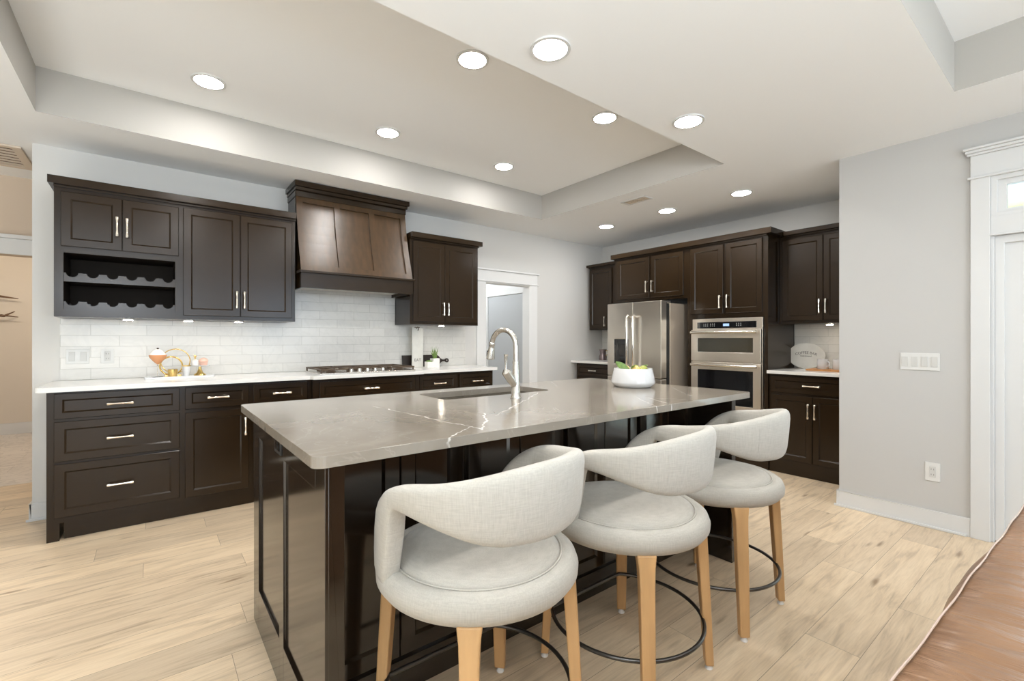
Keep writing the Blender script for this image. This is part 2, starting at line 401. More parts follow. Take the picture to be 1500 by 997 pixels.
# ------------------------------------------------------------------ mesh helpers
class MB:
    def __init__(s): s.v = []; s.f = []
    def add(s, vs, fs):
        n = len(s.v); s.v += [tuple(v) for v in vs]; s.f += [tuple(i + n for i in f) for f in fs]; return s
    def box(s, x0, x1, y0, y1, z0, z1, mp=None):
        c = [(x0, y0, z0), (x1, y0, z0), (x1, y1, z0), (x0, y1, z0), (x0, y0, z1), (x1, y0, z1), (x1, y1, z1), (x0, y1, z1)]
        if mp: c = [mp(*p) for p in c]
        return s.add(c, [(0, 3, 2, 1), (4, 5, 6, 7), (0, 1, 5, 4), (1, 2, 6, 5), (2, 3, 7, 6), (3, 0, 4, 7)])
    def tube(s, pts, r, seg=10, closed=False, mp=None):
        """round bar through pts; r is a number or a list of radii"""
        P = [Vector(p) for p in pts]; n = len(P)
        rs = r if isinstance(r, (list, tuple)) else [r] * n
        vs = []; up = None
        for i in range(n):
            a = P[(i - 1) % n] if (closed or i > 0) else P[i]
            b = P[(i + 1) % n] if (closed or i < n - 1) else P[i]
            d = (b - a).normalized()
            if up is None:
                up = Vector((0, 0, 1)) if abs(d.z) < 0.9 else Vector((1, 0, 0))
            u = (up - d * up.dot(d)).normalized(); w = d.cross(u); up = u
            for k in range(seg):
                an = 2 * PI * k / seg
                vs.append(P[i] + (u * math.cos(an) + w * math.sin(an)) * rs[i])
        fs = []
        m = n if closed else n - 1
        for i in range(m):
            for k in range(seg):
                a = i * seg + k; b = i * seg + (k + 1) % seg; j = ((i + 1) % n) * seg
                fs.append((a, b, j + (k + 1) % seg, j + k))
        if not closed:
            fs.append(tuple(reversed(range(seg)))); fs.append(tuple((n - 1) * seg + k for k in range(seg)))
        if mp: vs = [mp(*v) for v in vs]
        return s.add(vs, fs)
    def lathe(s, prof, c=(0, 0, 0), seg=40, mp=None, axis='z'):
        vs = []; fs = []
        n = len(prof)
        for (r, z) in prof:
            for k in range(seg):
                a = 2 * PI * k / seg
                vs.append((c[0] + r * math.cos(a), c[1] + r * math.sin(a), c[2] + z))
        for i in range(n - 1):
            for k in range(seg):
                fs.append((i * seg + k, i * seg + (k + 1) % seg, (i + 1) * seg + (k + 1) % seg, (i + 1) * seg + k))
        fs.append(tuple(reversed(range(seg)))); fs.append(tuple((n - 1) * seg + k for k in range(seg)))
        if mp: vs = [mp(*v) for v in vs]
        return s.add(vs, fs)
    def plate(s, outer, holes, z0, z1, mp=None):
        loops = [outer] + list(holes)
        pts = [p for l in loops for p in l]
        tris = tessellate_polygon([[Vector((p[0], p[1], 0)) for p in l] for l in loops])
        n = len(pts)
        vs = [(p[0], p[1], z0) for p in pts] + [(p[0], p[1], z1) for p in pts]
        fs = [tuple(reversed(t)) for t in tris] + [tuple(i + n for i in t) for t in tris]
        k = 0
        for l in loops:
            m = len(l)
            for i in range(m):
                a = k + i; b = k + (i + 1) % m
                fs.append((a, b, b + n, a + n))
            k += m
        if mp: vs = [mp(*v) for v in vs]
        return s.add(vs, fs)
    def prism(s, poly, a, b, mp):
        """poly in 2D (p,q), extruded from a to b; mp(p,q,t) gives the point"""
        n = len(poly)
        vs = [mp(p, q, a) for p, q in poly] + [mp(p, q, b) for p, q in poly]
        fs = [tuple(reversed(range(n))), tuple(range(n, 2 * n))] + [(i, (i + 1) % n, n + (i + 1) % n, n + i) for i in range(n)]
        return s.add(vs, fs)
    def ball(s, c, rx, ry, rz, seg=20, rings=12, mp=None):
        vs = []; fs = []
        for i in range(1, rings):
            th = PI * i / rings
            for k in range(seg):
                a = 2 * PI * k / seg
                vs.append((c[0] + rx * math.sin(th) * math.cos(a), c[1] + ry * math.sin(th) * math.sin(a), c[2] + rz * math.cos(th)))
        n = len(vs)
        vs += [(c[0], c[1], c[2] + rz), (c[0], c[1], c[2] - rz)]
        for i in range(rings - 2):
            for k in range(seg):
                fs.append((i * seg + k, (i + 1) * seg + k, (i + 1) * seg + (k + 1) % seg, i * seg + (k + 1) % seg))
        for k in range(seg):
            fs.append((n, k, (k + 1) % seg)); fs.append((n + 1, (rings - 2) * seg + (k + 1) % seg, (rings - 2) * seg + k))
        if mp: vs = [mp(*v) for v in vs]
        return s.add(vs, fs)

def world_loc(o):
    p = Vector((0, 0, 0))
    while o is not None:
        p += o.location; o = o.parent
    return p

def obj(name, mb, mat, parent=None, smooth=False, bevel=0.0, bseg=2, angle=40, subsurf=0):
    """link a mesh given in world coordinates (its parents are not turned while building)"""
    off = world_loc(parent) if parent is not None else Vector((0, 0, 0))
    me = bpy.data.meshes.new(name)
    me.from_pydata([tuple(Vector(v) - off) for v in mb.v], [], mb.f)
    bm = bmesh.new(); bm.from_mesh(me)
    bmesh.ops.remove_doubles(bm, verts=bm.verts, dist=1e-6)
    bmesh.ops.recalc_face_normals(bm, faces=bm.faces)
    bm.to_mesh(me); bm.free()
    me.materials.append(M[mat])
    o = bpy.data.objects.new(name, me); COL.objects.link(o)
    if parent is not None: o.parent = parent
    if smooth:
        for p in me.polygons: p.use_smooth = True
        try: me.set_sharp_from_angle(angle=R(angle))
        except Exception: pass
    if bevel:
        b = o.modifiers.new('bevel', 'BEVEL'); b.width = bevel; b.segments = bseg; b.limit_method = 'ANGLE'; b.angle_limit = R(35)
        b.harden_normals = False
    if subsurf:
        b = o.modifiers.new('subdivision', 'SUBSURF'); b.levels = subsurf; b.render_levels = subsurf
    return o

def tag(o, label, cat, group=None):
    o['label'] = label; o['category'] = cat
    if group: o['group'] = group
    return o
def struct(name, mb, mat, parent=None, **k):
    o = obj(name, mb, mat, parent, **k)
    if parent is None: o['kind'] = 'structure'
    return o
def thing(name, label, cat, loc=(0, 0, 0), group=None):
    o = bpy.data.objects.new(name, None); COL.objects.link(o); o.location = loc
    o.empty_display_size = 0.1
    return tag(o, label, cat, group)
def sroot(name, loc=(0, 0, 0)):
    o = bpy.data.objects.new(name, None); COL.objects.link(o); o.location = loc; o['kind'] = 'structure'; return o
def rounded(x0, x1, y0, y1, r, n=6):
    out = []
    for cx, cy, a0 in ((x1 - r, y1 - r, 0), (x0 + r, y1 - r, 90), (x0 + r, y0 + r, 180), (x1 - r, y0 + r, 270)):
        for i in range(n + 1):
            a = R(a0 + 90 * i / n); out.append((cx + r * math.cos(a), cy + r * math.sin(a)))
    return out

# ------------------------------------------------------------------ plan of the room (metres, camera at the origin)
ZC, ZT = 2.486, 2.745                   # ceiling and tray heights
YB = 4.338                              # hood wall
XF = 5.015                              # fridge wall
XR = 3.90                               # wall with the outside door
YP = 1.16                               # its end, where the fridge niche starts
CT = 0.914                              # counter height

# floor
struct('floor', MB().box(-3.1, 5.2, -4.6, 5.50, -0.08, 0.0), 'floor')
struct('floor_beyond', MB().box(-3.1, 5.2, 5.50, 8.7, -0.08, 0.0), 'floor_tile')

# ceiling with its two trays
def ceiling():
    m = MB()
    trays = [(-0.514, 3.327, 1.712, 3.726), (-0.9, 3.303, -3.6, 0.471)]
    xs = sorted({-3.1, 5.2} | {v for t in trays for v in t[:2]})
    ys = sorted({-4.6, 8.7} | {v for t in trays for v in t[2:]})
    for i in range(len(xs) - 1):
        for j in range(len(ys) - 1):
            cx = (xs[i] + xs[i + 1]) / 2; cy = (ys[j] + ys[j + 1]) / 2
            if any(t[0] < cx < t[1] and t[2] < cy < t[3] for t in trays): continue
            a, b, c, d = xs[i], xs[i + 1], ys[j], ys[j + 1]
            m.add([(a, c, ZC), (b, c, ZC), (b, d, ZC), (a, d, ZC)], [(0, 1, 2, 3)])
    for (a, b, c, d) in trays:
        p = [(a, c), (b, c), (b, d), (a, d)]
        m.add([(x, y, ZT) for x, y in p], [(0, 1, 2, 3)])
    m.box(-3.1, 5.2, -4.6, 8.7, 2.82, 2.9)
    return m
struct('ceiling', ceiling(), 'ceiling')
for k, (a, b, c, d) in enumerate([(-0.514, 3.327, 1.712, 3.726), (-0.9, 3.303, -3.6, 0.471)]):
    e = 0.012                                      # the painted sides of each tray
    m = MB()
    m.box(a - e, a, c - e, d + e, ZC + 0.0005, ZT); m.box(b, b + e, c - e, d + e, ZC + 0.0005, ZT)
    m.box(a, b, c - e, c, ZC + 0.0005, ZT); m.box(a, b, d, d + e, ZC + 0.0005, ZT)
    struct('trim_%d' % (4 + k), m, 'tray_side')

# walls
m = MB()
m.box(-0.614, 3.0, YB, YB + 0.12, 0, ZC); m.box(3.67, XF + 0.12, YB, YB + 0.12, 0, ZC); m.box(3.0, 3.67, YB, YB + 0.12, 1.855, ZC)
struct('wall_back', m, 'wall')
struct('wall_fridge', MB().box(XF, XF + 0.12, YP - 0.12, YB, 0, ZC), 'wall')
struct('wall_niche', MB().box(XR + 0.12, XF, YP - 0.12, YP, 0, ZC), 'wall')
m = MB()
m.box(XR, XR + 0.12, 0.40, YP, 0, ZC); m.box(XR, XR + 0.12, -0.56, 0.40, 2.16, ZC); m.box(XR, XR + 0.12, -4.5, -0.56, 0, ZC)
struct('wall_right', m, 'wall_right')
m = MB()
m.box(-3.0, -1.7, -4.6, -4.5, 0, ZC); m.box(1.1, 1.6, -4.6, -4.5, 0, ZC); m.box(3.4, 4.02, -4.6, -4.5, 0, ZC)
m.box(-1.7, 1.1, -4.6, -4.5, 0, 0.38); m.box(-1.7, 1.1, -4.6, -4.5, 2.32, ZC)
m.box(1.6, 3.4, -4.6, -4.5, 0, 0.38); m.box(1.6, 3.4, -4.6, -4.5, 2.32, ZC)
struct('wall_rear', m, 'wall')
m = MB(); m.box(-3.1, -3.0, -4.6, 8.6, 0, ZC)
struct('wall_left', m, 'wall')
# hall behind the hood wall's free end
m = MB(); m.box(-3.0, -1.75, 5.33, 5.45, 0, ZC); m.box(-0.45, 0.3, 5.33, 5.45, 0, ZC); m.box(-1.75, -0.45, 5.33, 5.45, 1.865, ZC)
struct('wall_hall', m, 'tan_wall')
struct('wall_hall_side', MB().box(0.3, 0.42, YB + 0.12, 8.6, 0, ZC), 'cream_wall')
struct('wall_far', MB().box(-3.0, 2.6, 8.46, 8.6, 0, ZC), 'cream_wall')
m = MB()
m.box(-0.45, -0.33, 5.31, 5.33, 0, 1.865); m.box(-1.87, -1.75, 5.31, 5.33, 0, 1.865)
m.box(-1.89, -0.31, 5.305, 5.33, 1.865, 1.99); m.box(-1.92, -0.28, 5.285, 5.33, 1.99, 2.02)
struct('trim_1', m, 'trim', bevel=0.003)
struct('baseboard_far', MB().box(-3.0, 0.3, 8.44, 8.46, 0, 0.14), 'trim', bevel=0.003)
# passage behind the cased opening
struct('wall_passage_right', MB().box(3.85, 3.97, YB + 0.12, 6.6, 0, ZC), 'trim')
struct('wall_passage_left', MB().box(2.5, 2.62, YB + 0.12, 6.6, 0, ZC), 'wall')
struct('wall_passage_end', MB().box(2.5, 3.97, 6.6, 6.72, 0, ZC), 'wall')
# baseboards
m = MB(); m.box(XR - 0.014, XR, 0.484, YP + 0.014, 0, 0.112); m.box(XR - 0.014, XR + 0.9, YP, YP + 0.014, 0, 0.112)
m.box(XR - 0.026, XR - 0.014, 0.50, YP + 0.026, 0, 0.016)
struct('baseboard_right', m, 'trim', bevel=0.003)
m = MB(); m.box(-0.628, -0.48, YB - 0.014, YB, 0, 0.112); m.box(-0.628, -0.614, YB - 0.014, YB + 0.12, 0, 0.112); m.box(-0.640, -0.48, YB - 0.026, YB - 0.014, 0, 0.016)
struct('baseboard_back', m, 'trim', bevel=0.003)
m = MB(); m.box(3.81, XF, YB - 0.014, YB, 0, 0.112)
struct('baseboard_corner', m, 'trim', bevel=0.003)

# tile backsplashes, fixed to the walls
m = MB(); m.box(-0.482, 2.737, YB - 0.0085, YB - 0.0005, CT + 0.001, 1.333); m.box(0.92, 1.91, YB - 0.0085, YB - 0.0005, 1.333, 1.66)
tag(obj('backsplash', m, 'splash'), 'white marble subway tile backsplash behind the cooktop and long counter', 'backsplash')
m = MB(); m.box(XF - 0.0085, XF - 0.0005, YP + 0.001, 1.86, CT + 0.001, 1.333)
tag(obj('backsplash', m, 'splash_x'), 'white tile backsplash patch above the counter right of the ovens', 'backsplash')
m = MB(); m.box(XF - 0.0085, XF - 0.0005, 3.66, YB - 0.009, CT + 0.001, 1.316)
tag(obj('backsplash', m, 'splash_x'), 'small tile backsplash in the corner left of the refrigerator', 'backsplash')

# cased opening in the hood wall
m = MB()
for a, b in ((2.885, 3.0), (3.67, 3.785)): m.box(a, b, YB - 0.020, YB, 0, 1.855)
m.box(3.0, 3.012, YB - 0.016, YB + 0.12, 0, 1.855); m.box(3.658, 3.67, YB - 0.016, YB + 0.12, 0, 1.855); m.box(3.0, 3.67, YB - 0.016, YB + 0.12, 1.843, 1.855)
m.box(2.87, 3.80, YB - 0.032, YB, 1.855, 1.868)
m.box(2.885, 3.785, YB - 0.020, YB, 1.868, 1.985)
m.box(2.865, 3.805, YB - 0.040, YB, 1.985, 2.003)
struct('trim_2', m, 'trim_white', bevel=0.002)
# the inner door seen through it
t = sroot('door_1', (3.85, 5.0, 0))
m = MB()
m.box(3.83, 3.85, 4.50, 4.62, 0, 1.80); m.box(3.83, 3.85, 5.46, 5.56, 0, 1.80); m.box(3.825, 3.85, 4.48, 5.58, 1.80, 1.94)
obj('frame', m, 'trim_white', t, bevel=0.003)
m = MB(); m.box(3.841, 3.85, 4.625, 5.455, 0.01, 1.797)
obj('panel', m, 'door_grey', t, bevel=0.002)

# outside door with transom, on the right
m = MB()
m.box(XR - 0.020, XR, 0.40, 0.484, 0, 2.165)
m.box(XR - 0.020, XR, -0.645, -0.56, 0, 2.165)
m.box(XR - 0.030, XR, -0.66, 0.496, 2.150, 2.164)
m.box(XR - 0.020, XR, -0.645, 0.484, 2.164, 2.290)
for i, (p, z0, z1) in enumerate(((0.030, 2.290, 2.304), (0.042, 2.304, 2.320), (0.055, 2.320, 2.334))):
    m.box(XR - p, XR, -0.645 - p * 0.5, 0.484 + p * 0.5, z0, z1)
m.box(XR - 0.012, XR + 0.12, -0.56, 0.40, 1.80, 1.915)
m.box(XR - 0.022, XR, -0.56, 0.402, 1.800, 1.812)
m.box(XR, XR + 0.12, 0.385, 0.40, 0, 2.16); m.box(XR, XR + 0.12, -0.56, -0.545, 0, 2.16); m.box(XR, XR + 0.12, -0.56, 0.40, 2.145, 2.16)
struct('trim_3', m, 'trim', bevel=0.003)
def yz(X):
    return lambda p, q, w: (X + w, p, q)
t = sroot('window_1', (XR + 0.03, -0.08, 1.915))
m = MB().plate([(-0.545, 1.915), (0.385, 1.915), (0.385, 2.145), (-0.545, 2.145)], [[(-0.48, 1.955), (0.335, 1.955), (0.335, 2.095), (-0.48, 2.095)]], 0.0, 0.05, yz(XR + 0.01))
m.plate([(-0.56, 1.905), (0.400, 1.905), (0.400, 2.156), (-0.56, 2.156)], [[(-0.52, 1.935), (0.372, 1.935), (0.372, 2.125), (-0.52, 2.125)]], -0.018, 0.0, yz(XR + 0.01))
obj('window_frame', m, 'trim', t, bevel=0.003)
obj('pane', MB().box(XR + 0.03, XR + 0.036, -0.48, 0.335, 1.955, 2.095), 'pane', t)
t = sroot('door_2', (XR + 0.04, -0.08, 0))
m = MB().plate([(-0.545, 0.01), (0.385, 0.01), (0.385, 1.80), (-0.545, 1.80)], [[(-0.43, 0.25), (0.225, 0.25), (0.225, 1.62), (-0.43, 1.62)]], 0.03, 0.075, yz(XR))
m.plate([(-0.545, 0.01), (0.385, 0.01), (0.385, 1.80), (-0.545, 1.80)], [[(-0.505, 0.05), (0.345, 0.05), (0.345, 1.755), (-0.505, 1.755)]], 0.012, 0.03, yz(XR))
obj('panel', m, 'trim', t, bevel=0.003)
obj('pane', MB().box(XR + 0.05, XR + 0.056, -0.43, 0.225, 0.25, 1.62), 'pane', t)
# porch outside, seen in the transom
t = thing('porch', 'cream porch soffit with a dark bracket seen through the transom window', 'porch', (5.6, -0.4, 0))
m = MB(); m.box(4.25, 7.0, -2.6, YP - 0.3, 2.55, 2.62); obj('soffit', m, 'porch', t)
m = MB(); m.box(6.9, 7.0, -2.6, YP - 0.3, 2.15, 2.55); obj('beam', m, 'porch', t)
m = MB().tube([(6.9, 0.62, 2.15), (6.55, 0.62, 2.55)], 0.025, 6); obj('bracket', m, 'porch_dark', t)
for yy in (-2.5, 0.78): obj('post', MB().box(6.88, 7.0, yy - 0.06, yy + 0.06, 0.0, 2.2), 'porch', t)
struct('floor_porch', MB().box(4.05, 14, -9, 0.9, -0.12, -0.04), 'concrete')

# ------------------------------------------------------------------ cabinets
def MY(Y):  return lambda u, w, z: (u, Y - w, z)        # faces -Y
def MX(X):  return lambda u, w, z: (X - w, u, z)        # faces -X

def shaker(u0, u1, z0, z1, mp, th=0.019, rail=0.047, dep=0.0085, sl=0.0088, w0=0.0):
    m = MB()
    o = [(u0, z0), (u1, z0), (u1, z1), (u0, z1)]
    rb = rail
    i1 = [(u0 + rail, z0 + rb), (u1 - rail, z0 + rb), (u1 - rail, z1 - rb), (u0 + rail, z1 - rb)]
    i2 = [(u0 + rail + sl, z0 + rb + sl), (u1 - rail - sl, z0 + rb + sl), (u1 - rail - sl, z1 - rb - sl), (u0 + rail + sl, z1 - rb - sl)]
    c = 0.0025
    oc = [(u0 + c, z0 + c), (u1 - c, z0 + c), (u1 - c, z1 - c), (u0 + c, z1 - c)]
    W = w0 + th
    vs = [mp(u, w0, z) for u, z in o] + [mp(u, W - c, z) for u, z in o] + [mp(u, W, z) for u, z in oc] + [mp(u, W, z) for u, z in i1] + [mp(u, W - dep, z) for u, z in i2]
    fs = [(3, 2, 1, 0)]
    for L in range(4):
        for k in range(4):
            a = L * 4 + k; b = L * 4 + (k + 1) % 4
            fs.append((a, b, b + 4, a + 4))
    fs.append((16, 17, 18, 19))
    return m.add(vs, fs)

def pull(cu, cz, vertical, mp, w0, length=0.125):
    """cast pull: two feet, a bar that flares at its ends"""
    m = MB()
    h = length / 2
    def P(a, w): return (cu, w0 + w, cz + a) if vertical else (cu + a, w0 + w, cz)
    N = 13
    pts = [P(-h + length * i / (N - 1), 0.026 + 0.005 * math.sin(PI * i / (N - 1))) for i in range(N)]
    rs = [0.0090, 0.0095, 0.0076, 0.0062, 0.0058, 0.0060, 0.0064, 0.0060, 0.0058, 0.0062, 0.0076, 0.0095, 0.0090]
    m.tube([mp(*p) for p in pts], rs, 8)
    for s in (-1, 1):
        a = s * (h - 0.007)
        m.tube([mp(*P(a, 0.0)), mp(*P(a, 0.004)), mp(*P(a, 0.008)), mp(*P(a, 0.028))], [0.009, 0.009, 0.0062, 0.0068], 8)
    return m

def cabinet(label, mp, u0, u1, z0, z1, depth, fronts, loc, kind='cabinet', cat='cabinet', mat='cab', group=None, toe=0.0, hollow=None, extra=None, name='cabinet'):
    """fronts: (type, u0, u1, z0, z1, handle) with handle = None | 'L','R' (vertical near that side; low or high) | 'H' """
    t = thing(name, label, cat, loc, group)
    depth -= 0.0105
    m = MB()
    if hollow:
        a, b, c, d = hollow
        m.box(u0, u1, -depth, 0, z0, c, mp); m.box(u0, u1, -depth, 0, d, z1, mp)
        m.box(u0, a, -depth, 0, c, d, mp); m.box(b, u1, -depth, 0, c, d, mp); m.box(a, b, -depth, -depth + 0.012, c, d, mp)
    elif toe:
        m.box(u0, u1, -depth, 0, z0 + toe, z1, mp); m.box(u0 + (0.072 if u0 < -0.4 else 0), u1, -depth, -0.028, z0, z0 + toe, mp)
    else:
        m.box(u0, u1, -depth, 0, z0, z1, mp)
    obj('body', m, mat, t)
    for fr in fronts:
        kind_, a, b, c, d, hd = fr[:6]
        th = 0.019
        dd = obj(kind_, shaker(a, b, c, d, mp, th, rail=0.045 if (d - c) > 0.2 else 0.036), mat, t)
        if hd == 'H': obj('handle', pull((a + b) / 2, (c + d) / 2, False, mp, th), 'nickel', dd, smooth=True)
        elif hd:
            side, end = hd[0], hd[1]
            cu = a + 0.023 if side == 'a' else b - 0.023
            cz = c + 0.047 + 0.0625 + 0.015 if end == 'l' else d - 0.047 - 0.0625 - 0.015
            obj('handle', pull(cu, cz, True, mp, th), 'nickel', dd, smooth=True)
    return t

YU, YL, YK = 3.998, 3.80, 3.745          # upper, lower and cooktop face frames (doors stand 19 mm proud)
U = MY(YU)
# wine-rack unit
t = cabinet('dark upper cabinet with two short doors over an open wine rack', U, -0.472, 0.172, 1.335, 2.15, YB - YU, [
    ('door', -0.440, -0.149, 1.776, 2.115, None), ('door', -0.146, 0.155, 1.776, 2.115, None)], (-0.15, 4.17, 1.335), hollow=(-0.430, 0.136, 1.383, 1.738))
ds = [c for c in t.children if c.name.startswith('door')]
obj('handle', pull(-0.172, 1.927, True, U, 0.019), 'nickel', ds[0], smooth=True)
obj('handle', pull(-0.122, 1.925, True, U, 0.019), 'nickel', ds[1], smooth=True)
m = MB(); e = 0.0015; dd = YB - YU - 0.0225
m.box(-0.430 + 0.0001, -0.430 + e, -dd, -0.004, 1.383, 1.738, U); m.box(0.136 - e, 0.136 - 0.0001, -dd, -0.004, 1.383, 1.738, U)
m.box(-0.430 + e, 0.136 - e, -dd, -dd + e, 1.383, 1.738, U); m.box(-0.430 + e, 0.136 - e, -dd + e, -0.004, 1.738 - e, 1.7379, U)
obj('shade_lining', m, 'inner', t)  # added dark lining stands in for shade inside the wine rack
def scallop(z0, z1, w0):
    top = []
    n = 6; a, b = -0.430, 0.136; pitch = 0.097; r = 0.029
    top.append((a, z1))
    for i in range(n):
        c = a + 0.040 + pitch * i
        if c + r > b: break
        for k in range(9):
            an = PI - PI * k / 8
            top.append((c + r * math.cos(an) * (1.0), z1 - 0.9 * r * math.sin(an)))
    top.append((b, z1))
    poly = [(b, z0), (a, z0)] + top
    return MB().prism(list(reversed(poly)), w0 - 0.018, w0, lambda p, q, w: U(p, w, q))
for z0, z1 in ((1.557, 1.612), (1.383, 1.432)):
    m = scallop(z0, z1, -0.006); v = scallop(z0, z1, -0.24); m.add(v.v, v.f)
    m.box(-0.430, 0.136, -0.32, -0.02, z0, z0 + 0.012, U)
    obj('rack_shelf', m, 'cab', t)
cabinet('tall dark double-door upper cabinet between the wine rack and the range hood', U, 0.172, 0.915, 1.335, 2.15, YB - YU, [
    ('door', 0.181, 0.528, 1.362, 2.122, 'bl'), ('door', 0.532, 0.888, 1.362, 2.122, 'al')], (0.54, 4.17, 1.335))
cabinet('dark double-door upper cabinet right of the range hood beside the cased opening', U, 1.915, 2.68, 1.335, 2.15, YB - YU, [
    ('door', 1.942, 2.280, 1.362, 2.122, 'bl'), ('door', 2.284, 2.655, 1.362, 2.122, 'al')], (2.3, 4.17, 1.335))
def crown(mp, a, b, zt, ea, eb, depth, h=0.047, label='', loc=(0, 0, 0)):
    m = MB()
    z0 = 2.152
    m.box(a - ea, b + eb, -depth + 0.002, 0.048, z0, zt, mp)
    m.box(a, b, 0.0008, 0.022, z0 - 0.014, z0, mp)
    return tag(obj('crown_moulding', m, 'cab', bevel=0.002), label, 'moulding')
crown(U, -0.472, 0.915, 2.200, 0.024, 0.0, YB - YU, label='dark crown moulding running over the two cabinets left of the hood')
crown(U, 1.915, 2.68, 2.200, 0.0, 0.03, YB - YU, label='dark crown moulding over the cabinet right of the hood')

# base run
Lm = MY(YL)
cabinet('dark base cabinet with three stacked drawers at the left end of the long counter', Lm, -0.480, 0.168, 0.0, 0.885, YB - YL, [
    ('drawer', -0.447, 0.152, 0.722, 0.872, 'H'), ('drawer', -0.447, 0.152, 0.470, 0.706, 'H'), ('drawer', -0.447, 0.152, 0.140, 0.455, 'H')],
    (-0.15, 4.07, 0), toe=0.105)
obj('foot', MB().box(-0.480, -0.425, -0.2, 0.0, 0.0, 0.105, Lm), 'cab', [o for o in bpy.data.objects if o.get('label', '').startswith('dark base cabinet with three')][0])
cabinet('dark base cabinet with one drawer over one door beside the three-drawer unit', Lm, 0.168, 0.570, 0.0, 0.885, YB - YL, [
    ('drawer', 0.182, 0.556, 0.722, 0.868, 'H'), ('door', 0.182, 0.556, 0.128, 0.700, 'bh')], (0.37, 4.07, 0), toe=0.105)
cabinet('dark base cabinet with a narrow drawer just left of the cooktop cabinet', Lm, 0.570, 0.985, 0.0, 0.885, YB - YL, [
    ('drawer', 0.588, 0.955, 0.722, 0.868, 'H'), ('door', 0.588, 0.955, 0.128, 0.700, 'ah')], (0.78, 4.07, 0), toe=0.105)
cabinet('wide dark cooktop base cabinet standing proud of the run', MY(YK), 0.985, 1.885, 0.0, 0.885, YB - YK, [
    ('drawer', 1.030, 1.840, 0.722, 0.862, 'H'), ('drawer', 1.030, 1.840, 0.430, 0.706, 'H'), ('drawer', 1.030, 1.840, 0.128, 0.414, 'H')], (1.43, 4.0, 0), toe=0.105)
cabinet('dark base cabinet with a drawer just right of the cooktop cabinet', Lm, 1.885, 2.312, 0.0, 0.885, YB - YL, [
    ('drawer', 1.905, 2.295, 0.715, 0.862, 'H'), ('door', 1.905, 2.295, 0.128, 0.700, 'bh')], (2.1, 4.07, 0), toe=0.105)
cabinet('dark end base cabinet of the long run next to the cased opening', Lm, 2.312, 2.728, 0.0, 0.885, YB - YL, [
    ('drawer', 2.328, 2.712, 0.715, 0.862, 'H'), ('door', 2.328, 2.712, 0.128, 0.700, 'ah')], (2.5, 4.07, 0), toe=0.105)
# long white counter, with the step at the cooktop
m = MB().plate([(-0.518, YB - 0.009), (-0.518, 3.740), (-0.508, 3.733), (0.962, 3.733), (0.972, 3.68), (1.898, 3.68), (1.908, 3.733), (2.735, 3.733), (2.745, 3.740), (2.745, YB - 0.009)], [], 0.8855, CT)
tag(obj('countertop', m, 'quartz_white', bevel=0.003), 'long white quartz countertop along the hood wall', 'countertop')

# fridge wall
XL, XU, XT = 4.44, 4.67, 4.42
FX = MX(XL)
cabinet('dark base cabinet with a drawer over two doors right of the ovens', FX, YP + 0.002, 1.862, 0.0, 0.885, XF - XL, [
    ('drawer', YP + 0.02, 1.845, 0.720, 0.865, 'H'), ('door', YP + 0.02, 1.508, 0.130, 0.702, 'bh'), ('door', 1.512, 1.845, 0.130, 0.702, 'ah')], (4.73, 1.51, 0))
cabinet('small dark base cabinet in the corner left of the refrigerator', FX, 3.66, 4.275, 0.0, 0.885, XF - XL, [
    ('drawer', 3.675, 4.255, 0.722, 0.868, 'H'), ('door', 3.675, 4.255, 0.128, 0.702, 'ah')], (4.73, 3.97, 0))
m = MB().box(4.385, XF - 0.008, YP + 0.002, 1.864, 0.8855, CT)
tag(obj('countertop', m, 'quartz_white', bevel=0.003), 'short white countertop right of the ovens holding the oval sign', 'countertop')
m = MB().box(4.385, XF - 0.008, 3.655, YB - 0.002, 0.8855, CT)
tag(obj('countertop', m, 'quartz_white', bevel=0.003), 'small white countertop in the corner left of the refrigerator', 'countertop')
FU = MX(XU)
cabinet('dark upper cabinet partly cut off by the wall right of the oven tower', FU, YP + 0.002, 1.864, 1.335, 2.15, XF - XU, [
    ('door', YP + 0.015, 1.503, 1.362, 2.115, 'bl'), ('door', 1.507, 1.840, 1.362, 2.115, 'al')], (4.84, 1.51, 1.335))
cabinet('narrow dark upper cabinet in the corner left of the refrigerator', FU, 3.635, 4.262, 1.318, 2.15, XF - XU, [
    ('door', 3.870, 4.245, 1.335, 2.115, None)], (4.84, 3.95, 1.32))
t = [o for o in bpy.data.objects if o.get('label', '').startswith('narrow dark upper')][0]
obj('handle', pull(3.965, 1.425, True, FU, 0.019), 'nickel', t.children[1] if 'door' in t.children[1].name else t.children[0], smooth=True)
crown(FU, YP + 0.002, 1.8195, 2.190, 0.0, 0.0, XF - XU, label='dark crown moulding above the cabinet right of the oven tower')
crown(FU, 3.665, 4.262, 2.185, 0.0, 0.015, XF - XU, h=0.04, label='dark crown moulding above the corner cabinet left of the refrigerator')
FT = MX(XT)
t = cabinet('dark double-door cabinet above the refrigerator', FT, 2.665, 3.62, 1.625, 2.15, XF - XT, [
    ('door', 2.705, 3.100, 1.660, 2.125, 'bl'), ('door', 3.128, 3.575, 1.660, 2.125, 'al')], (4.7, 3.14, 1.63))
obj('side_panel', MB().box(3.60, 3.632, -0.583, 0.0, 0.0, 1.625, FT), 'cab', t)
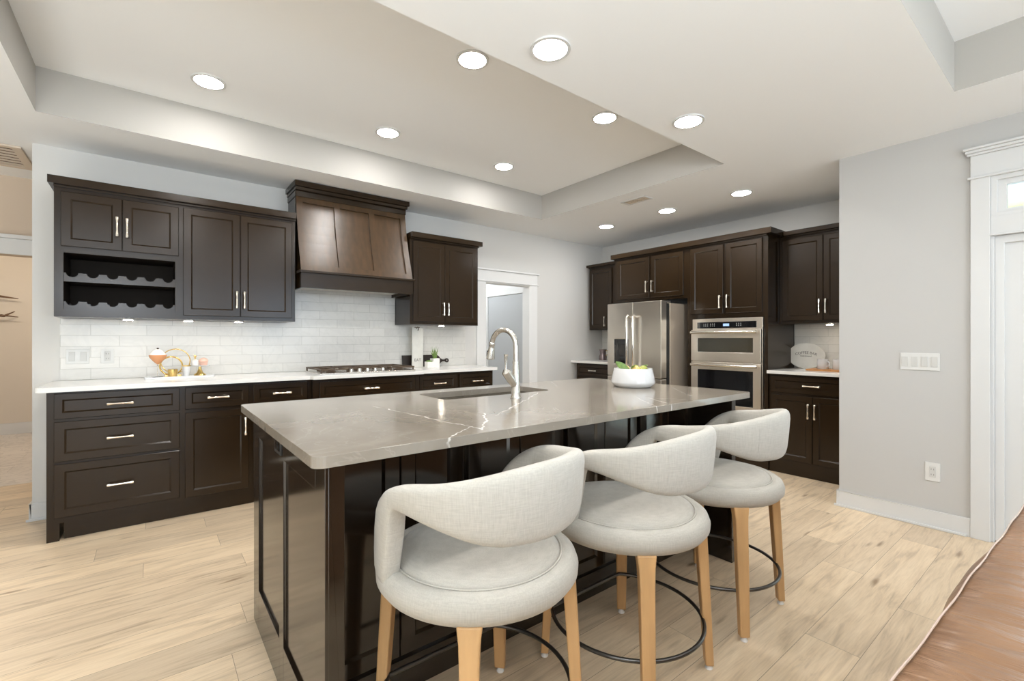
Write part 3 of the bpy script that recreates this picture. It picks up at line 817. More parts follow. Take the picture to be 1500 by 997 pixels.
# oven tower
t = thing('oven_cabinet', 'tall dark oven cabinet with two doors over the built-in ovens', 'cabinet', (4.7, 2.26, 0))
m = MB()
m.box(1.866, 2.665, -0.583, 0, 1.40, 2.15, FT); m.box(1.866, 1.900, -0.583, 0, 0, 1.40, FT); m.box(2.605, 2.665, -0.583, 0, 0, 1.40, FT)
m.box(1.90, 2.605, -0.583, -0.56, 0, 1.40, FT); m.box(1.90, 2.605, -0.583, 0, 0, 0.46, FT)
obj('body', m, 'cab', t)
for a, b, s in ((1.912, 2.250, 'b'), (2.278, 2.622, 'a')):
    d = obj('door', shaker(a, b, 1.448, 2.125, FT, 0.019, 0.045), 'cab', t)
    obj('handle', pull(b - 0.023 if s == 'b' else a + 0.023, 1.56, True, FT, 0.019), 'nickel', d, smooth=True)
d = obj('drawer', shaker(1.912, 2.622, 0.13, 0.44, FT, 0.019, 0.045), 'cab', t)
obj('handle', pull(2.267, 0.28, False, FT, 0.019), 'nickel', d, smooth=True)
crown(FT, 1.866, 3.62, 2.205, 0.045, 0.03, XF - XT, label='long dark crown moulding over the oven tower and refrigerator cabinet')

# built-in ovens
t = thing('wall_oven', 'stainless steel microwave and wall oven combination built into the dark tower', 'oven', (4.55, 2.25, 0.46))
y0, y1 = 1.906, 2.600
obj('housing', MB().box(y0, y1, -0.5, 0.012, 0.465, 1.398, FT), 'steel', t, bevel=0.002)
d = obj('control_panel', MB().box(y0 + 0.055, y1 - 0.055, 0.012, 0.018, 1.303, 1.364, FT), 'black_glass', t)
obj('display', MB().box(2.215, 2.275, 0.018, 0.0195, 1.322, 1.346, FT), 'display', d)
for gs in ((2.36, 2.38, 2.40), (2.43, 2.45, 2.47), (2.10, 2.12, 2.14)):
    m = MB()
    for gy in gs:
        for gz in (1.322, 1.333, 1.344): m.box(gy, gy + 0.007, 0.018, 0.0188, gz, gz + 0.004, FT)
    obj('keypad', m, 'socket', d)
def oven_door(z0, z1, wz0, wz1, hz):
    a, b = y0 + 0.003, y1 - 0.003
    m = MB().plate([(a, z0), (b, z0), (b, z1), (a, z1)], [[(a + 0.07, wz0), (b - 0.07, wz0), (b - 0.07, wz1), (a + 0.07, wz1)]], 0.014, 0.046, lambda p, q, w: FT(p, w, q))
    d = obj('door', m, 'steel', t, bevel=0.003)
    obj('window', MB().box(a + 0.07, b - 0.07, 0.014, 0.040, wz0, wz1, FT), 'oven_glass' if z0 > 0.8 else 'black_glass', d)
    pts = [FT(a + 0.02, 0.09, hz), FT(b - 0.02, 0.09, hz)]
    m = MB().tube(pts, 0.0135, 14)
    for yy in (a + 0.05, b - 0.05): m.tube([FT(yy, 0.046, hz), FT(yy, 0.09, hz)], 0.009, 10)
    obj('handle', m, 'steel_light', d, smooth=True)
oven_door(0.975, 1.288, 1.068, 1.205, 1.262)
oven_door(0.475, 0.968, 0.56, 0.893, 0.940)

# refrigerator
t = thing('refrigerator', 'stainless steel french-door refrigerator with a water dispenser', 'refrigerator', (4.4, 3.06, 0))
fy0, fy1 = 2.722, 3.412; FXR = 4.035
obj('body', MB().box(FXR + 0.165, 4.92, fy0 + 0.004, fy1 - 0.004, 0.02, 1.565), 'steel_grey', t, bevel=0.004)
obj('gasket', MB().box(FXR + 0.0955, FXR + 0.1645, fy0 + 0.014, fy1 - 0.012, 0.10, 1.560), 'black', t)
obj('hinge_cover', MB().box(FXR + 0.06, FXR + 0.2, fy0 + 0.02, fy0 + 0.09, 1.566, 1.592), 'steel_light', t, bevel=0.006)
gz = 0.792
F = MX(FXR)
m = MB().plate([(3.068, gz + 0.004), (fy1, gz + 0.004), (fy1, 1.585), (3.068, 1.585)], [[(3.128, 0.925), (3.320, 0.925), (3.320, 1.195), (3.128, 1.195)]], -0.095, 0.0, lambda p, q, w: F(p, w, q))
dl = obj('door', m, 'steel', t, bevel=0.006)
dr = obj('door', MB().box(fy0, 3.062, -0.095, 0.0, gz + 0.004, 1.585, F), 'steel', t, bevel=0.006)
df = obj('drawer', MB().box(fy0, fy1, -0.095, 0.0, 0.09, gz - 0.004, F), 'steel', t, bevel=0.006)
m = MB().box(3.128, 3.320, -0.050, -0.040, 0.925, 1.195, F)
m.box(3.128, 3.320, -0.040, -0.004, 1.135, 1.195, F)
dp = obj('dispenser', m, 'black_glass', dl)
m = MB().box(3.19, 3.26, -0.040, -0.015, 1.01, 1.135, F); obj('nozzle', m, 'dark_metal', dp, bevel=0.003)
def fbar(yy, z0, z1, par):
    m = MB().tube([F(yy, 0.0, z1 - 0.03), F(yy, 0.045, z1 - 0.012), F(yy, 0.058, z1 - 0.03), F(yy, 0.058, z0 + 0.03), F(yy, 0.045, z0 + 0.012), F(yy, 0.0, z0 + 0.03)], 0.0125, 12)
    obj('handle', m, 'steel_light', par, smooth=True)
fbar(3.105, 0.86, 1.455, dl); fbar(3.025, 0.86, 1.455, dr)
m = MB().tube([F(fy0 + 0.06, 0.0, 0.72), F(fy0 + 0.06, 0.055, 0.72), F(fy1 - 0.06, 0.055, 0.72), F(fy1 - 0.06, 0.0, 0.72)], 0.0115, 12)
obj('handle', m, 'steel_light', df, smooth=True)

# ------------------------------------------------------------------ range hood
t = thing('range_hood', 'dark brown range hood with three panels between the upper cabinets', 'range hood', (1.41, 4.1, 1.6))
hx0, hx1 = 0.935, 1.893; YH = YB - 0.0095
m = MB()
m.box(hx0, hx1, 3.888, 3.905, 1.603, 1.722)                 # front of the mantel
m.box(hx0, hx0 + 0.017, 3.905, YH, 1.603, 1.722); m.box(hx1 - 0.017, hx1, 3.905, YH, 1.603, 1.722)
m.box(hx0 + 0.017, hx1 - 0.017, 3.905, YH, 1.640, 1.722)
obj('mantel', m, 'cab', t)
m = MB().box(hx0 - 0.014, hx1 + 0.014, 3.868, YH, 1.722, 1.742)
obj('ledge', m, 'cab', t, bevel=0.003)
# sloping front: recessed panels between stiles
def hoodY(z):
    k = (z - 1.742) / (2.37 - 1.742)
    return 3.893 + 0.165 * k + 0.018 * math.sin(PI * k)
def H(u, w, z): return (u, hoodY(z) - w, z)
def strip(m, u0, u1, z0, z1, w0, w1, n=8):
    vs = []
    for i in range(n + 1):
        z = z0 + (z1 - z0) * i / n
        vs += [H(u0, w0, z), H(u1, w0, z), H(u1, w1, z), H(u0, w1, z)]
    fs = [(0, 1, 2, 3), tuple(4 * n + k for k in (3, 2, 1, 0))]
    for i in range(n):
        for k in range(4):
            a = 4 * i + k; b = 4 * i + (k + 1) % 4
            fs.append((a, b, b + 4, a + 4))
    m.add(vs, fs)
zb, zt_ = 1.742, 2.372
m = MB()
strip(m, hx0, hx1, zb, zt_, -0.035, -0.017)
st = 0.052; pw = (hx1 - hx0 - 4 * st) / 3
for i in range(4):
    a = hx0 + i * (st + pw); strip(m, a, a + st, zb, zt_, -0.017, 0.0)
for i in range(3):
    a = hx0 + st + i * (st + pw); strip(m, a, a + pw, zb, zb + 0.05, -0.017, 0.0, 3); strip(m, a, a + pw, zt_ - 0.05, zt_, -0.017, 0.0, 3)
obj('front_panel', m, 'hood', t, bevel=0.002)
for xx in (hx0, hx1 - 0.018):
    m = MB()
    poly = [(hoodY(zb + (zt_ - zb) * i / 8) + 0.003, zb + (zt_ - zb) * i / 8) for i in range(9)]
    poly = poly + [(YH, zt_), (YH, zb)]
    m.prism(poly, xx, xx + 0.018, lambda p, q, w: (w, p, q))
    obj('side_panel', m, 'cab', t)
m = MB()
m.box(hx0 - 0.006, hx1 + 0.006, 4.050, YH, 2.366, 2.412)
m.box(hx0 - 0.012, hx1 + 0.010, 4.020, YH, 2.412, 2.438)
m.box(hx0 - 0.022, hx1 + 0.020, 3.998, YH, 2.438, 2.480)
obj('cornice', m, 'cab', t, bevel=0.003)
obj('liner', MB().box(hx0 + 0.03, hx1 - 0.03, 3.93, YH - 0.02, 1.628, 1.640), 'steel', t)

# ------------------------------------------------------------------ island
t = thing('kitchen_island', 'dark panelled kitchen island base under the grey countertop', 'kitchen island', (1.42, 1.8, 0))
E = MX(0.348)
ix0, ix1, iy0, iyc, iy1 = 0.348, 2.480, 1.213, 1.468, 2.236
m = MB()
m.box(ix0 + 0.02, ix1 - 0.02, iyc + 0.03, iy1 - 0.03, 0, 0.70); m.box(ix0 + 0.02, 1.04, iyc, iy1, 0.0, 0.8833); m.box(1.77, ix1 - 0.02, iyc, iy1, 0, 0.8833)
m.box(1.04, 1.77, iyc, 1.83, 0.0, 0.8833); m.box(1.04, 1.77, 2.18, iy1, 0.0, 0.8833)
obj('body', m, 'cab_gloss', t)
# left end: two tall recessed panels
m = MB()
m.box(iy0, iy1, -0.05, -0.008, 0, 0.8833, E)
for a, b in ((iy0, 1.300), (1.680, 1.742), (2.124, iy1)): m.box(a, b, -0.008, 0.0, 0, 0.8833, E)
for a, b in ((1.300, 1.680), (1.742, 2.124)):
    m.box(a, b, -0.008, 0.0, 0, 0.165, E); m.box(a, b, -0.008, 0.0, 0.790, 0.8833, E)
obj('end_panel', m, 'cab_gloss', t, bevel=0.0015)
m = MB(); m.box(iy0 + 0.0, iyc, -0.04, 0.0, 0, 0.8833, MX(2.440)); m.box(iyc, iy1, -0.04, 0.0, 0, 0.8833, MX(2.440))
obj('end_panel', m, 'cab_gloss', t, bevel=0.0015)
# outlet in the end panel
oo = obj('outlet', MB().box(1.70, 1.80, 0.0, 0.004, 0.80, 0.858, E), 'black', t, bevel=0.001)
obj('socket', MB().box(1.715, 1.745, 0.004, 0.0055, 0.812, 0.846, E).box(1.757, 1.787, 0.004, 0.0055, 0.812, 0.846, E), 'black_glass', oo)
# stool side: four pairs of shaker doors
IS = MY(iyc)
obj('plinth', MB().box(0.398, 2.440, 0.0, 0.012, 0.0, 0.110, IS), 'cab_gloss', t)
for k in range(4):
    a = 0.415 + k * 0.5175
    for j in range(2):
        a0 = a + j * 0.2465
        obj('door', shaker(a0, a0 + 0.2435, 0.128, 0.862, IS, 0.019, 0.052, 0.0095, 0.0085), 'cab_gloss', t)
# cabinets on the working side
IB = lambda u, w, z: (u, iy1 + w, z)
for a, b in ((0.37, 0.98), (1.0, 1.80), (1.82, 2.42)):
    obj('door', shaker(a, (a + b) / 2 - 0.002, 0.13, 0.86, IB, 0.019, 0.045), 'cab', t)
    obj('door', shaker((a + b) / 2 + 0.002, b, 0.13, 0.86, IB, 0.019, 0.045), 'cab', t)
# top with the sink cut out
sx0, sx1, sy0, sy1 = 1.068, 1.735, 1.862, 2.150
m = MB().plate(rounded(0.302, 2.512, 1.142, 2.278, 0.028), [rounded(sx0, sx1, sy0, sy1, 0.045)], 0.8845, CT)
tag(obj('countertop', m, 'quartz_grey', bevel=0.004), 'glossy taupe grey quartz island countertop with white veins', 'countertop')
# sink
t = thing('sink', 'undermount steel sink let into the grey island countertop', 'sink', (1.40, 2.0, 0.70))
o_ = rounded(sx0 - 0.012, sx1 + 0.012, sy0 - 0.012, sy1 + 0.012, 0.05); i_ = rounded(sx0 + 0.004, sx1 - 0.004, sy0 + 0.004, sy1 - 0.004, 0.045)
m = MB().plate(o_, [i_], 0.715, 0.8840); m.plate(o_, [], 0.703, 0.715)
obj('basin', m, 'steel_light', t)
obj('drain', MB().lathe([(0.0, 0.0), (0.045, 0.0), (0.045, 0.004), (0.03, 0.002), (0.0, 0.001)], (1.40, 2.02, 0.7152), 24), 'dark_metal', t)

# faucet
fx, fy = 1.372, 1.722
t = thing('faucet', 'brushed nickel gooseneck faucet with pull-down spray on the island', 'faucet', (fx, fy, CT))
m = MB()
m.lathe([(0.026, 0), (0.026, 0.006), (0.0215, 0.012), (0.0205, 0.05), (0.0180, 0.10), (0.0150, 0.16), (0.0150, 0.165)], (fx, fy, CT), 24)
m.lathe([(0.0165, 0.0), (0.0165, 0.012), (0.013, 0.014)], (fx, fy, CT + 0.163), 24)
obj('base', m, 'faucet', t, smooth=True)
rr = 0.078
d = Vector((-0.20, 0.98, 0)).normalized()        # the spout reaches over the basin
pts = [Vector((fx, fy, CT + 0.170)), Vector((fx, fy, CT + 0.24))]
for i in range(13):
    a = PI * i / 13
    pts.append(Vector((fx, fy, CT + 0.245)) + d * (rr - rr * math.cos(a)) + Vector((0, 0, rr * math.sin(a) * 1.03)))
e1 = pts[-1]; dn = (pts[-1] - pts[-2]).normalized()
obj('spout', MB().tube(pts, 0.0125, 16), 'faucet', t, smooth=True)
dn = (dn + Vector((0, 0, -1.0)) - d * 0.05).normalized()
m = MB().tube([e1, e1 + dn * 0.003, e1 + dn * 0.014, e1 + dn * 0.017, e1 + dn * 0.030, e1 + dn * 0.078, e1 + dn * 0.084, e1 + dn * 0.086], [0.0135, 0.0155, 0.0155, 0.0135, 0.0145, 0.0215, 0.0210, 0.0170], 20)
sh = obj('spray_head', m, 'faucet', t, smooth=True)
q = e1 + dn * 0.042 + d * 0.012 + Vector((-0.010, 0, 0))
obj('button', MB().tube([q, q + dn * 0.03], 0.005, 8), 'black', sh, smooth=True)
e = Vector((-0.80, -0.05, 0)).normalized()
b0 = Vector((fx, fy, CT + 0.055)); b1 = b0 + e * 0.062 + Vector((0, 0, 0.072))
m = MB().tube([b0, b0 + (b1 - b0) * 0.5, b1, b1 + Vector((0, 0, 0.012))], [0.016, 0.0215, 0.0215, 0.011], 16)
m.tube([b1 + Vector((0, 0, 0.008)), b1 + Vector((0, 0, 0.025)), b1 + Vector((0, 0, 0.075)), b1 + Vector((0, 0, 0.082))], [0.0055, 0.0045, 0.0085, 0.0105], 12)
obj('lever', m, 'faucet', t, smooth=True)

# white bowl with lemons
bx, by = 2.245, 1.705
t = thing('bowl', 'white ceramic bowl of artificial fruit near the right end of the island', 'bowl', (bx, by, CT))
H_ = 0.110
prof = [(0.0, 0.0), (0.098, 0.0), (0.108, 0.006), (0.124, 0.022), (0.127, 0.032), (0.112, 0.098), (0.109, H_), (0.103, H_), (0.102, 0.10), (0.112, 0.035), (0.095, 0.014), (0.0, 0.012)]
obj('shell', MB().lathe(prof, (bx, by, CT), 56), 'white_cer', t, smooth=True, angle=60)
random.seed(4)
for k, (ax, ay, col, nm, lb) in enumerate(((-0.035, -0.045, 'lemon', 'lemon', 'yellow lemon at the front of the white bowl'), (0.022, -0.055, 'lime', 'lime', 'olive green lime at the front of the white bowl'),
                             (0.05, 0.02, 'lime', 'lime', 'green lime at the right inside the white bowl'), (-0.02, 0.04, 'lemon', 'lemon', 'yellow lemon at the back of the white bowl'))):
    mm = MB(); mm.ball((bx + ax, by + ay, CT + 0.100), 0.031 if k != 1 else 0.034, 0.025, 0.026)
    tag(obj(nm, mm, col, smooth=True), lb, nm)
mm = MB(); mm.ball((bx + 0.0, by - 0.0, CT + 0.050), 0.082, 0.082, 0.023); obj('moss_bed', mm, 'moss', t, smooth=True)
def leafblade(base, tip, width, n=8, curl=0.01):
    base, tip = Vector(base), Vector(tip); ax = tip - base
    side = ax.cross(Vector((0.3, 1, 0.2))).normalized(); nor = side.cross(ax).normalized()
    vs = []; fs = []
    for i in range(n + 1):
        s_ = i / n; w = width * math.sin(PI * (0.08 + 0.92 * s_)) ** 0.8 if i < n else 0.0004
        c = base + ax * s_ + nor * curl * math.sin(PI * s_)
        vs += [c - side * w, c - nor * 0.0025, c + side * w, c + nor * 0.0006]
    for i in range(n):
        for k in range(4):
            a = 4 * i + k; b = 4 * i + (k + 1) % 4
            fs.append((a, b, b + 4, a + 4))
    return MB().add(vs, fs)
for bs, tp, w in (((bx - 0.055, by - 0.02, CT + 0.095), (bx - 0.125, by + 0.03, CT + 0.150), 0.020),
                  ((bx - 0.045, by - 0.03, CT + 0.10), (bx - 0.075, by - 0.075, CT + 0.135), 0.014),
                  ((bx - 0.05, by + 0.0, CT + 0.095), (bx - 0.06, by + 0.03, CT + 0.14), 0.018),
                  ((bx + 0.03, by - 0.03, CT + 0.10), (bx + 0.075, by - 0.05, CT + 0.128), 0.010)):
    obj('leaf', leafblade(bs, tp, w), 'leaf', t, smooth=True)

# ------------------------------------------------------------------ cooktop
t = thing('cooktop', 'stainless steel gas cooktop with dark cast iron grates under the hood', 'cooktop', (1.455, 4.0, CT))
cx0, cx1, cy0, cy1 = 1.045, 1.865, 3.775, 4.245
obj('tray', MB().box(cx0, cx1, cy0, cy1, CT, CT + 0.010), 'steel_light', t, bevel=0.003)
def grate(a, b):
    m = MB(); z0 = CT + 0.030; z1 = CT + 0.042; w = 0.006
    for yy in (cy0 + 0.06 if (a > 1.25 and b < 1.66) else cy0 + 0.012, cy1 - 0.02, (cy0 + cy1) / 2 + 0.01): m.box(a, b, yy - w, yy + w, z0, z1)
    for xx in (a + w, b - w, (a + b) / 2): m.box(xx - w, xx + w, cy0 + 0.012 if not (a > 1.25 and b < 1.66) else cy0 + 0.06, cy1 - 0.02, z0, z1)
    for xx in (a + w, b - w):
        for yy in (cy0 + 0.02 if not (a > 1.25 and b < 1.66) else cy0 + 0.065, cy1 - 0.026): m.box(xx - w, xx + w, yy - w, yy + w, CT + 0.010, z0)
    return m
for a, b in ((1.055, 1.27), (1.285, 1.62), (1.635, 1.855)):
    obj('grate', grate(a, b), 'iron', t, bevel=0.002)
for (x, y, r_) in ((1.16, 3.88, 0.038), (1.16, 4.12, 0.045), (1.455, 4.03, 0.055), (1.75, 3.88, 0.045), (1.75, 4.12, 0.038)):
    obj('burner', MB().lathe([(r_, 0), (r_, 0.008), (r_ * 0.75, 0.010), (r_ * 0.75, 0.018), (0.0, 0.019)], (x, y, CT + 0.010), 24), 'iron', t, smooth=True)
for k in range(5):
    x = 1.30 + k * 0.068
    obj('knob', MB().lathe([(0.020, 0), (0.020, 0.004), (0.017, 0.006), (0.0155, 0.026), (0.013, 0.028), (0.0, 0.028)], (x, 3.802, CT + 0.010), 20), 'steel_light', t, smooth=True)

# ------------------------------------------------------------------ bar stools
BACK_TURN = R(11)
def stool(loc, rot, label):
    t = thing('bar_stool', label, 'bar stool', (0, 0, 0), 'cream bar stools at the island')
    # seat shell
    pr = [(0.0, 0.520), (0.20, 0.512), (0.252, 0.508), (0.276, 0.516), (0.290, 0.535), (0.2915, 0.555), (0.284, 0.575), (0.268, 0.586), (0.252, 0.588), (0.243, 0.583), (0.0, 0.575)]
    obj('seat_base', MB().lathe(pr, (0, 0, 0), 64), 'fabric', t, smooth=True, angle=70)
    pr = [(0.0, 0.565), (0.234, 0.565), (0.2405, 0.578), (0.236, 0.590), (0.215, 0.600), (0.16, 0.609), (0.08, 0.613), (0.0, 0.614)]
    cu = obj('cushion', MB().lathe(pr, (0, 0, 0), 64), 'fabric', t, smooth=True, angle=70)
    pts = [(0.243 * math.cos(2 * PI * k / 64), 0.243 * math.sin(2 * PI * k / 64), 0.586) for k in range(64)]
    obj('piping', MB().tube(pts, 0.0028, 6, closed=True), 'fabric', cu, smooth=True)
    # wrap-around back: p = angle from the middle of the back
    def sm(x, a, b):
        k = min(1, max(0, (x - a) / (b - a))); return k * k * (3 - 2 * k)
    pend = 127.0
    def ztop(p):
        p = abs(p)
        z = 0.893 - 0.050 * sm(p, 8, 85)
        if p > 72:
            k = (p - 72) / (pend - 72); z = 0.57 + (z - 0.57) * math.sqrt(max(0.0, 1 - k ** 2.1))
        return z
    def zbot(p):
        p = abs(p)
        z = 0.695 + 0.006 * sm(p, 0, 40) + 0.072 * sm(p, 30, 92)
        return z + (0.545 - z) * sm(p, 89, 105)
    N = 150; K = 20
    vs = []; fs = []
    for i in range(N + 1):
        p = -pend + 2 * pend * i / N
        a = R(-90 + p)
        zt, zb = ztop(p), zbot(p)
        if zt < zb + 0.02: zt = zb + 0.02
        hh = (zt - zb) / 2; mz = (zt + zb) / 2
        th = 0.027
        taper = 1.0
        if abs(p) > pend - 7: taper = math.sqrt(max(0.03, 1 - ((abs(p) - (pend - 7)) / 7) ** 2))
        rc = 0.268 + 0.010 * (mz - 0.6)
        for k in range(K):
            q = 2 * PI * k / K
            cq, sq = math.cos(q), math.sin(q)
            ex = 0.42
            dx = math.copysign(abs(cq) ** 0.75, cq) * th * taper
            dz = math.copysign(abs(sq) ** ex, sq) * hh
            r_ = rc + dx + 0.018 * max(0.0, (mz + dz - 0.70)) / 0.2
            vs.append((r_ * math.cos(a), r_ * math.sin(a), mz + dz))
    for i in range(N):
        for k in range(K):
            fs.append((i * K + k, i * K + (k + 1) % K, (i + 1) * K + (k + 1) % K, (i + 1) * K + k))
    fs.append(tuple(range(K))); fs.append(tuple(N * K + k for k in reversed(range(K))))
    b = obj('backrest', MB().add(vs, fs), 'fabric', t, smooth=True, angle=75)
    # seam down each side of the back
    for pp in (-38, 38):
        a = R(-90 + pp); zt, zb = ztop(pp), zbot(pp)
        pts = []
        for k in range(13):
            z = zb + 0.01 + (zt - zb - 0.02) * k / 12
            edge = 1 - abs(2 * k / 12 - 1) ** 6
            rr_ = 0.268 + 0.010 * ((zt + zb) / 2 - 0.6) + 0.0265 * (0.55 + 0.45 * edge) + 0.018 * max(0, z - 0.70) / 0.2
            pts.append((rr_ * math.cos(a), rr_ * math.sin(a), z))
        obj('seam', MB().tube(pts, 0.0009, 5), 'fabric', b, smooth=True)
    # legs: flat tapering blades set on the diagonals
    turn = Matrix.Rotation(-BACK_TURN, 3, 'Z')             # the seat back is turned a little on its legs
    for sx, sy in ((1.09, 0.96), (-1.03, 0.97), (-0.87, -1.10), (0.97, -1)):
        dr = turn @ Vector((sx, sy, 0)).normalized(); tn = Vector((-dr.y, dr.x, 0)); kr = Vector((sx, sy, 0)).length / math.sqrt(2)
        vs = []; lv = [(0.018, 0.300, 0.0190, 0.0145), (0.25, 0.284, 0.0225, 0.0165), (0.42, 0.272, 0.0240, 0.0180), (0.480, 0.267, 0.0262, 0.0185), (0.520, 0.262, 0.0315, 0.019)]
        for (z, rd, hw, ht) in lv:
            c = dr * (rd * (1 + (kr - 1) * (0.52 - z) / 0.5)) + Vector((0, 0, z))
            vs += [c - tn * hw - dr * ht, c + tn * hw - dr * ht, c + tn * hw + dr * ht, c - tn * hw + dr * ht]
        fs = [(3, 2, 1, 0), tuple(4 * (len(lv) - 1) + k for k in range(4))]
        for i in range(len(lv) - 1):
            for k in range(4):
                a = 4 * i + k; b_ = 4 * i + (k + 1) % 4
                fs.append((a, b_, b_ + 4, a + 4))
        lg = obj('leg', MB().add(vs, fs), 'oak', t, bevel=0.005)
        c = dr * (0.300 * kr)
        obj('foot_glide', MB().lathe([(0.013, 0.0), (0.014, 0.003), (0.010, 0.008), (0.010, 0.020)], (c.x, c.y, 0), 14), 'glide', lg, smooth=True)
    # D-shaped foot ring
    pts = []
    n = 44
    for k in range(n + 1):
        a = R(44 - (44 + 224) * k / n)
        pts.append((0.272 * math.cos(a), 0.272 * math.sin(a), 0.185))
    y_ = pts[0][1]
    for k in range(1, 10):
        pts.append((pts[n][0] + (pts[0][0] - pts[n][0]) * k / 10, y_, 0.185))
    pts = [turn @ Vector(q_) for q_ in pts]
    obj('foot_ring', MB().tube(pts, 0.0068, 10, closed=True), 'dark_metal', t, smooth=True)
    t.location = loc; t.rotation_euler = (0, 0, rot)
    return t
def copy_tree(o, parent=None):
    c = o.copy(); COL.objects.link(c)
    if parent is not None: c.parent = parent
    for ch in list(o.children): copy_tree(ch, c)
    return c
s1 = stool((0.760, 1.130, 0), BACK_TURN, 'cream upholstered bar stool nearest the left corner of the island')
for loc, rot, lb in (((1.390, 1.090, 0), BACK_TURN, 'cream upholstered bar stool in the middle of the three at the island'),
                     ((2.035, 1.105, 0), BACK_TURN, 'cream upholstered bar stool farthest right, beside the dark end panel')):
    c = copy_tree(s1); c.location = loc; c.rotation_euler = (0, 0, rot); c['label'] = lb

# ------------------------------------------------------------------ ceiling fixtures
def downlight(x, y, z, label):
    t = thing('recessed_light', label, 'ceiling light', (x, y, z - 0.012), 'recessed ceiling lights')
    obj('trim_ring', MB().plate([(x + 0.090 * math.cos(2 * PI * k / 48), y + 0.090 * math.sin(2 * PI * k / 48)) for k in range(48)],
        [[(x + 0.075 * math.cos(2 * PI * k / 48), y + 0.075 * math.sin(2 * PI * k / 48)) for k in range(48)]], z - 0.008, z), 'trim', t, smooth=True, angle=30)
    obj('lens', MB().lathe([(0.076, 0.0), (0.076, -0.006), (0.070, -0.008)], (x, y, z), 48), 'lamp', t)
    return t
for x, y, z, lb in ((0.275, 3.310, ZT, 'recessed light in the tray ceiling above the three-drawer cabinet, leftmost of all'),
                    (1.400, 3.297, ZT, 'recessed light in the tray ceiling straight in front of the range hood'),
                    (2.492, 3.300, ZT, 'recessed light in the far corner of the tray ceiling'),
                    (0.275, 2.145, ZT, 'recessed light in the tray ceiling over the left end of the island'),
                    (1.405, 2.148, ZT, 'recessed light in the tray ceiling above the sink, touching the tray edge'),
                    (2.502, 2.140, ZT, 'recessed light in the tray ceiling near its right edge above the bowl'),
                    (1.400, 1.510, ZC, 'large recessed light in the lower ceiling above the middle stool'),
                    (2.506, 1.507, ZC, 'recessed light in the lower ceiling above the right end of the island'),
                    (0.275, 1.510, ZC, 'recessed light in the lower ceiling over the left stool'),
                    (4.101, 1.954, ZC, 'recessed light in the lower ceiling before the oven tower'),
                    (4.080, 2.684, ZC, 'recessed light in the lower ceiling before the refrigerator'),
                    (4.098, 3.484, ZC, 'recessed light in the lower ceiling nearest the far room corner')):
    downlight(x, y, z, lb)
for x, y in ((0.2, -1.5), (1.6, -1.5), (2.9, -0.8)):
    downlight(x, y, ZT if x < 3.3 and y > -3.6 and y < 0.47 else ZC, 'recessed light in the living room tray ceiling behind the camera')
# air vent near the tray
t = thing('ceiling_vent', 'small white ceiling air vent beside the tray edge', 'vent', (3.56, 2.665, ZC - 0.01))
m = MB().plate([(3.495, 2.53), (3.625, 2.53), (3.625, 2.80), (3.495, 2.80)], [[(3.515, 2.55), (3.605, 2.55), (3.605, 2.78), (3.515, 2.78)]], ZC - 0.007, ZC - 0.0005)
obj('frame', m, 'trim', t, bevel=0.002)
m = MB()
for k in range(9): m.box(3.515, 3.605, 2.556 + k * 0.025, 2.572 + k * 0.025, ZC - 0.005, ZC - 0.001)
obj('louvre', m, 'vent_frame', t)
# return air grille in the hall ceiling
t = thing('return_grille', 'large ceiling return grille with brown slats in the hall at far left', 'vent', (-1.0, 4.73, ZC - 0.01))
m = MB().plate([(-1.37, 4.47), (-0.685, 4.47), (-0.685, 5.0), (-1.37, 5.0)], [[(-1.32, 4.515), (-0.735, 4.515), (-0.735, 4.955), (-1.32, 4.955)]], ZC - 0.014, ZC - 0.0005)
obj('frame', m, 'vent_frame', t, bevel=0.003)
m = MB().box(-1.32, -0.735, 4.515, 4.955, ZC - 0.003, ZC - 0.001)
obj('filter', m, 'vent_brown', t)
m = MB()
for k in range(6): m.box(-1.32, -0.735, 4.565 + k * 0.068, 4.587 + k * 0.068, ZC - 0.012, ZC - 0.003)
obj('slat', m, 'vent_frame', t)
# puck lights under the uppers
for x, lb in ((-0.12, 'small round light under the wine rack cabinet'), (0.215, 'small round light under the left door of the tall upper cabinet'), (0.53, 'small round light under the right door of the tall upper cabinet'),
              (2.29, 'small round light under the upper cabinet right of the hood')):
    t = thing('puck_light', lb, 'cabinet light', (x, 4.07, 1.327), 'puck lights under the upper cabinets')
    obj('housing', MB().lathe([(0.034, 0.0), (0.034, -0.008), (0.030, -0.010)], (x, 4.07, 1.3345), 28), 'trim', t, smooth=True, angle=30)
    obj('lens', MB().lathe([(0.026, 0.0), (0.026, -0.003)], (x, 4.07, 1.3243), 28), 'puck', t)
t = thing('puck_light', 'small round light under the upper cabinet right of the ovens', 'cabinet light', (4.80, 1.50, 1.327), 'puck lights under the upper cabinets')
obj('housing', MB().lathe([(0.034, 0.0), (0.034, -0.008), (0.030, -0.010)], (4.80, 1.50, 1.3345), 28), 'trim', t, smooth=True, angle=30)
obj('lens', MB().lathe([(0.026, 0.0), (0.026, -0.003)], (4.80, 1.50, 1.3243), 28), 'puck', t)

